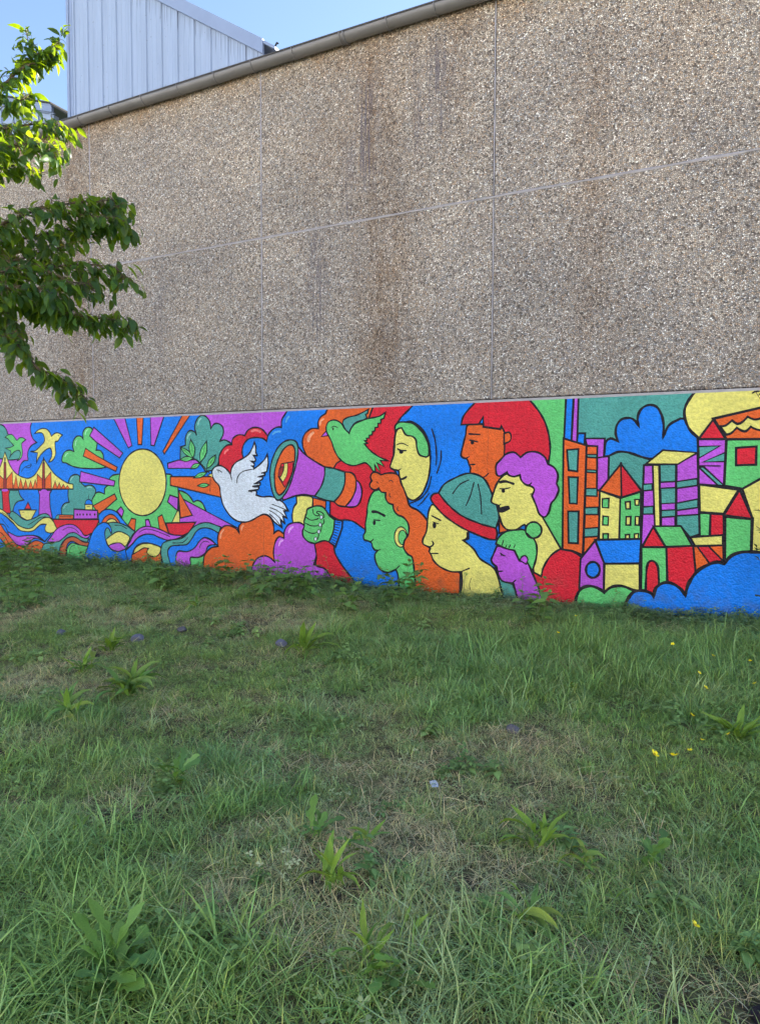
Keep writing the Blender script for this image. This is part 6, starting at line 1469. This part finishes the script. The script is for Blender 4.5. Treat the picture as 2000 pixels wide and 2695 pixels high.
rock(-3.07, 6.75, .06, .05, .04, M_STONE, 'field_stone', 'small blue grey stone farthest left on the brown bare strip', 1)
rock(-2.21, 6.40, .065, .05, .045, M_STONE, 'field_stone', 'pale blue grey stone behind the yellow green dock at left', 2)
rock(-1.91, 6.78, .055, .04, .03, M_STONE2, 'field_stone', 'dull grey stone half sunk in the middle of the brown strip', 3)
rock(-.88, 6.25, .058, .05, .04, M_STONE, 'field_stone', 'blue grey stone left of the bright upright dock', 4)
rock(.80, 4.15, .05, .04, .03, M_STONE2, 'field_stone', 'flat dark stone in the small bare hollow right of centre', 5)
rock(1.09, 1.92, .045, .04, .025, M_CLOD, 'soil_clod', 'dark clod of soil in the bottom right corner', 6, 'soil clod', sink=.6)
bm = bmesh.new(); bmesh.ops.create_grid(bm, x_segments=6, y_segments=5, size=.02)
r_ = random.Random(5)
for v in bm.verts: v.co.z = r_.uniform(0, .012)
me = bpy.data.meshes.new('paper_scrap'); bm.to_mesh(me); bm.free(); me.materials.append(M_PAPER)
o = mesh_obj('paper_scrap', me); o.location = (.27, 3.41, gz(.27, 3.41) + .03); o.rotation_euler = (.5, .2, .4); tag(o, 'small crumpled whitish scrap lying in the dry grass', 'litter')

# ------------------------------------------------------------------ the tree at the left edge
TREE_X, TREE_Y = -3.75, 4.75
tree = empty('tree', (TREE_X, TREE_Y, gz(TREE_X, TREE_Y)), 0, 'leafy tree reaching in from the left edge with sunlit yellow green upper sprays', 'tree')
TO = Vector((TREE_X, TREE_Y, gz(TREE_X, TREE_Y)))
b = MB(); tp = [Vector((0, 0, -.1)), Vector((.02, .02, 1.2)), Vector((-.03, .05, 2.4)), Vector((.04, 0, 3.6)), Vector((0, .05, 4.8)), Vector((.05, 0, 5.9))]
b.tube(tp, [.14, .115, .10, .08, .05, .02], 10); b.build('trunk', M_BARK, tree, smooth=True)
LEAFS = [leaf_mesh('leaf', 1, wd, PROF_OVATE, fo, dr, tw, mat=M_TREELEAF, seed=i, wave=.012, tone=t) for i, (wd, fo, dr, tw, t) in enumerate([
    (.43, .30, .55, .2, (1, 1, 1)), (.38, .22, .9, -.25, (.85, .9, .95)), (.46, .35, .35, .1, (1.1, 1.08, .95)), (.37, .15, 1.1, .3, (.9, .95, 1.1)), (.42, .4, .7, -.1, (1.15, 1.12, .8))])]
LEAF_TIP = [leaf_mesh('leaf', 1, .42, PROF_OVATE, .4, .8, .2, mat=M_TREELEAF, seed=9, tone=(2.6, 1.35, 1.2))]
BRANCH = [([(-3.08, 4.661, 3.759), (-2.655, 4.781, 3.964), (-2.503, 4.78, 4.061), (-2.413, 4.882, 4.239), (-2.357, 4.93, 4.365), (-2.355, 4.836, 4.457)], 0.016, 70, 0.035, 0), ([(-2.362, 4.779, 4.181), (-2.338, 5.024, 4.394), (-2.186, 4.922, 4.398), (-2.164, 4.958, 4.511)], 0.006, 55, 0.02, 1), ([(-2.457, 4.971, 4.288), (-2.272, 4.884, 4.364), (-2.227, 5.011, 4.412), (-2.212, 4.962, 4.434)], 0.006, 45, 0.015, 1), ([(-3.111, 4.697, 3.56), (-2.572, 4.622, 3.695), (-2.459, 4.781, 3.806), (-2.329, 4.876, 3.877), (-2.155, 4.828, 3.855), (-2.113, 4.916, 3.847)], 0.014, 75, 0.035, 0), ([(-3.014, 4.544, 3.378), (-2.474, 4.441, 3.497), (-2.395, 4.65, 3.626), (-2.247, 4.648, 3.649), (-2.085, 4.612, 3.609), (-2.055, 4.578, 3.512)], 0.014, 95, 0.04, 0), ([(-3.113, 4.691, 3.365), (-2.636, 4.638, 3.465), (-2.492, 4.736, 3.531), (-2.381, 4.814, 3.589), (-2.298, 4.807, 3.537)], 0.012, 75, 0.04, 0), ([(-2.484, 4.836, 3.968), (-2.338, 4.746, 3.971), (-2.355, 4.885, 4.08), (-2.388, 4.831, 4.003)], 0.006, 60, 0.02, 1), ([(-3.123, 4.679, 2.828), (-2.641, 4.715, 3.085), (-2.411, 4.564, 3.106), (-2.168, 4.616, 3.232), (-1.925, 4.675, 3.291), (-1.809, 4.896, 3.387), (-1.744, 4.801, 3.309)], 0.016, 90, 0.042, 0), ([(-3.14, 4.7, 2.736), (-2.619, 4.67, 2.973), (-2.517, 4.76, 3.051), (-2.219, 4.771, 3.117), (-1.904, 4.801, 3.178), (-1.735, 4.895, 3.198), (-1.703, 4.928, 3.145)], 0.016, 85, 0.042, 0), ([(-2.032, 4.692, 3.224), (-1.827, 4.674, 3.194), (-1.715, 4.769, 3.204), (-1.704, 4.786, 3.161)], 0.006, 75, 0.03, 1), ([(-3.063, 4.581, 2.61), (-2.555, 4.549, 2.77), (-2.364, 4.463, 2.782), (-2.153, 4.672, 2.878), (-1.882, 4.735, 2.909), (-1.739, 4.755, 2.891), (-1.68, 4.706, 2.804)], 0.016, 95, 0.045, 0), ([(-2.206, 4.628, 2.865), (-1.973, 4.537, 2.745), (-1.905, 4.723, 2.771), (-1.864, 4.694, 2.714)], 0.008, 80, 0.04, 1), ([(-3.016, 4.503, 2.45), (-2.528, 4.494, 2.615), (-2.507, 4.725, 2.708), (-2.29, 4.791, 2.65), (-1.958, 4.605, 2.547), (-1.792, 4.813, 2.564), (-1.644, 4.753, 2.511)], 0.018, 110, 0.035, 0), ([(-2.549, 4.539, 2.791), (-2.443, 4.614, 2.884), (-2.373, 4.768, 2.955), (-2.251, 4.833, 3.025), (-2.07, 4.668, 2.998)], 0.01, 80, 0.05, 1), ([(-2.498, 4.441, 2.625), (-2.303, 4.341, 2.646), (-2.241, 4.543, 2.722), (-2.046, 4.483, 2.66), (-2.069, 4.65, 2.629)], 0.01, 95, 0.05, 1), ([(-3.061, 4.563, 2.319), (-2.531, 4.494, 2.497), (-2.471, 4.649, 2.506), (-2.281, 4.511, 2.336), (-2.151, 4.483, 2.189), (-2.056, 4.642, 2.14), (-1.873, 4.535, 2.011)], 0.014, 85, 0.03, 0), ([(-2.469, 4.388, 2.566), (-2.376, 4.474, 2.563), (-2.325, 4.555, 2.487), (-2.282, 4.475, 2.353)], 0.008, 70, 0.04, 1)]
leaves = []      # (position, direction, size, mesh)
rt = random.Random(77)
for bi, (pts, r0, dens, spr, sub) in enumerate(BRANCH):
    P_ = [Vector(p) - TO for p in pts]
    # limb from the trunk to the first point
    if not sub:
        zt = max(.9, min(P_[0].z - .35, 5.4)); k = min(int(zt / 1.2), 4)
        root_p = tp[k].lerp(tp[k + 1], min(1, max(0, (zt - tp[k].z) / 1.2)))
        full = [root_p, root_p.lerp(P_[0], .5) + Vector((0, 0, .12))] + P_
    else: full = P_
    rr = [r0 * (1 - .88 * i / (len(full) - 1)) for i in range(len(full))]
    b = MB(); b.tube(full, rr, 6); b.build('branch', M_TWIG if r0 < .012 else M_BARK, tree, smooth=True)
    for i in range(len(full) - 1):
        seg = full[i + 1] - full[i]; n_ = max(2, int(seg.length * dens * (2.5 if i >= len(full) - len(P_) else .9)))
        for k in range(n_):
            t = (k + rt.random()) / n_
            p = full[i] + seg * t
            # short side twigs carry the leaves, hanging a little
            off = Vector((rt.gauss(0, 1), rt.gauss(0, 1), rt.gauss(-.25, .8))) * spr
            d = (seg.normalized() * rt.uniform(.1, .9) + Vector((rt.gauss(0, .55), rt.gauss(0, .55), rt.uniform(-1.15, -.1)))).normalized()
            leaves.append((p + off, d, rt.uniform(.068, .122), rt.choice(LEAFS), p))
    for k in range(6):
        d = (seg.normalized() + Vector((rt.gauss(0, .5), rt.gauss(0, .5), rt.gauss(-.1, .6)))).normalized()
        leaves.append((P_[-1] + Vector((rt.gauss(0, .012), rt.gauss(0, .012), rt.gauss(0, .012))), d, rt.uniform(.045, .075), rt.choice(LEAFS + LEAF_TIP), P_[-1]))
camp = Vector((0, 0, EYE)) - TO
def inframe(p):
    q = p + TO; return q.y > .3 and -.56 < q.x / q.y < .6
def join_leaves(name, lst, low=False):
    V_ = []; F_ = []; C_ = []
    for p, d, s, me, _ in lst:
        o = bpy.data.objects.new('tmp', None)
        m = place(o, p, d, (rt.gauss(0, .35), rt.gauss(0, .35), 1), s, rt.uniform(-.6, .6)); M_ = o.matrix_basis.copy(); bpy.data.objects.remove(o)
        b0 = len(V_)
        V_ += [tuple(M_ @ v.co) for v in me.vertices]
        F_ += [tuple(b0 + i for i in pl.vertices) for pl in me.polygons]
        j = rt.uniform(.75, 1.25)
        C_ += [[c * j for c in dd.color[:3]] for dd in me.color_attributes['bcol'].data]
    me = bpy.data.meshes.new(name); me.from_pydata(V_, [], F_); me.materials.append(M_TREELEAF)
    me.polygons.foreach_set('use_smooth', [True] * len(F_)); add_bcol(me, C_)
    o = mesh_obj(name, me, tree); o['kind'] = 'stuff'
vis = [l for l in leaves if inframe(l[0])]
hid = [l for l in leaves if not inframe(l[0])]
vis.sort(key=lambda l: (l[0] - camp).length / l[2])
for p, d, s, me, _ in vis[:300]:
    o = mesh_obj('leaf', me, tree); place(o, p, d, (rt.gauss(0, .35), rt.gauss(0, .35), 1), s, rt.uniform(-.6, .6))
tw = MB()
for p, d, s, me, base in leaves:
    if (p - base).length > .015: tw.tube([base, (base + p) / 2 + Vector((0, 0, .008)), p], [.0022, .0018, .0014], 4, cap=False)
o = tw.build('twigs', M_TWIG, tree); o['kind'] = 'stuff'
join_leaves('foliage', vis[300:])
crown = list(hid)
for _ in range(2600):
    p = Vector((rt.gauss(0, .5), rt.gauss(0, .55), rt.uniform(2.2, 6.3))) + Vector((-.25, .1, 0))
    if inframe(p) or (p + TO).x / max((p + TO).y, .1) > -.62: continue
    d = Vector((p.x + rt.gauss(0, .5), p.y + rt.gauss(0, .5), -.5)).normalized()
    crown.append((p, d, rt.uniform(.07, .11), rt.choice(LEAFS), p))
join_leaves('crown', crown)

# ------------------------------------------------------------------ dark shrub just beyond the right edge, its outer leaves in view
SHX, SHY = 4.30, 7.05
shrub = empty('shrub', (SHX, SHY, gz(SHX, SHY)), 0, 'dark shrub at the right edge with a few leafy tips before the mural', 'shrub')
SHR = [leaf_mesh('leaf', 1, .42, PROF_LANCE, .25, d, mat=M_SHRUB, seed=i) for i, d in enumerate((.3, .7))]
for i, tip in enumerate([(3.724, 6.984, 1.034), (3.68, 6.923, 0.832), (3.779, 7.066, 0.703), (3.666, 6.849, 0.374), (3.765, 7.154, 2.379), (3.742, 6.992, 1.203), (3.91, 7.02, 1.729), (4.122, 7.07, 0.78)]):
    P1 = Vector(tip) - Vector((SHX, SHY, gz(SHX, SHY)))
    b = MB(); mid = Vector((P1.x * .35 + .1, P1.y * .4, P1.z * .7)); b.tube([(0, 0, 0), mid, P1], [.012, .008, .003], 5); b.build('branch', M_BARK, shrub)
    for k in range(26):
        t = rt.uniform(.1, 1.0); p = (mid * (t / .5)) if t < .5 else mid.lerp(P1, (t - .5) / .5)
        d = (P1 - mid).normalized() + Vector((rt.gauss(0, .6), rt.gauss(0, .6), rt.gauss(.1, .5)))
        if t < .5: d.x = abs(d.x) + .2
        o = mesh_obj('leaf', rt.choice(SHR), shrub); place(o, p, d, (0, 0, 1), rt.uniform(.05, .085), rt.uniform(-.6, .6))
sv = MB(); LV = []
for i in range(16):
    a = rt.uniform(-.5, 1.6); r0 = rt.uniform(.2, .8); P1 = Vector((.25 + abs(math.cos(a)) * r0, math.sin(a) * r0 * .5 - .1, rt.uniform(.5, 2.6)))
    sv.tube([(0, 0, 0), P1 * .5 + Vector((0, 0, .2)), P1], [.012, .008, .003], 5)
    for k in range(60):
        t = rt.uniform(.2, 1.0); q = P1 * t + Vector((rt.gauss(0, .06), rt.gauss(0, .06), rt.gauss(.05, .08)))
        LV.append((q, Vector((rt.gauss(0, 1), rt.gauss(0, 1), rt.gauss(.2, .6))), rt.uniform(.05, .085)))
o = sv.build('branches', M_BARK, shrub); o['kind'] = 'stuff'
V_ = []; F_ = []
for q, d, s_ in LV:
    o = bpy.data.objects.new('tmp', None); place(o, q, d, (0, 0, 1), s_, rt.uniform(-.6, .6)); M_ = o.matrix_basis.copy(); bpy.data.objects.remove(o)
    b0 = len(V_); me = SHR[0]
    V_ += [tuple(M_ @ v.co) for v in me.vertices]; F_ += [tuple(b0 + i for i in pl.vertices) for pl in me.polygons]
me = bpy.data.meshes.new('foliage'); me.from_pydata(V_, [], F_); me.materials.append(M_SHRUB); add_bcol(me, [[1, 1, 1]] * len(V_))
o = mesh_obj('foliage', me, shrub); o['kind'] = 'stuff'
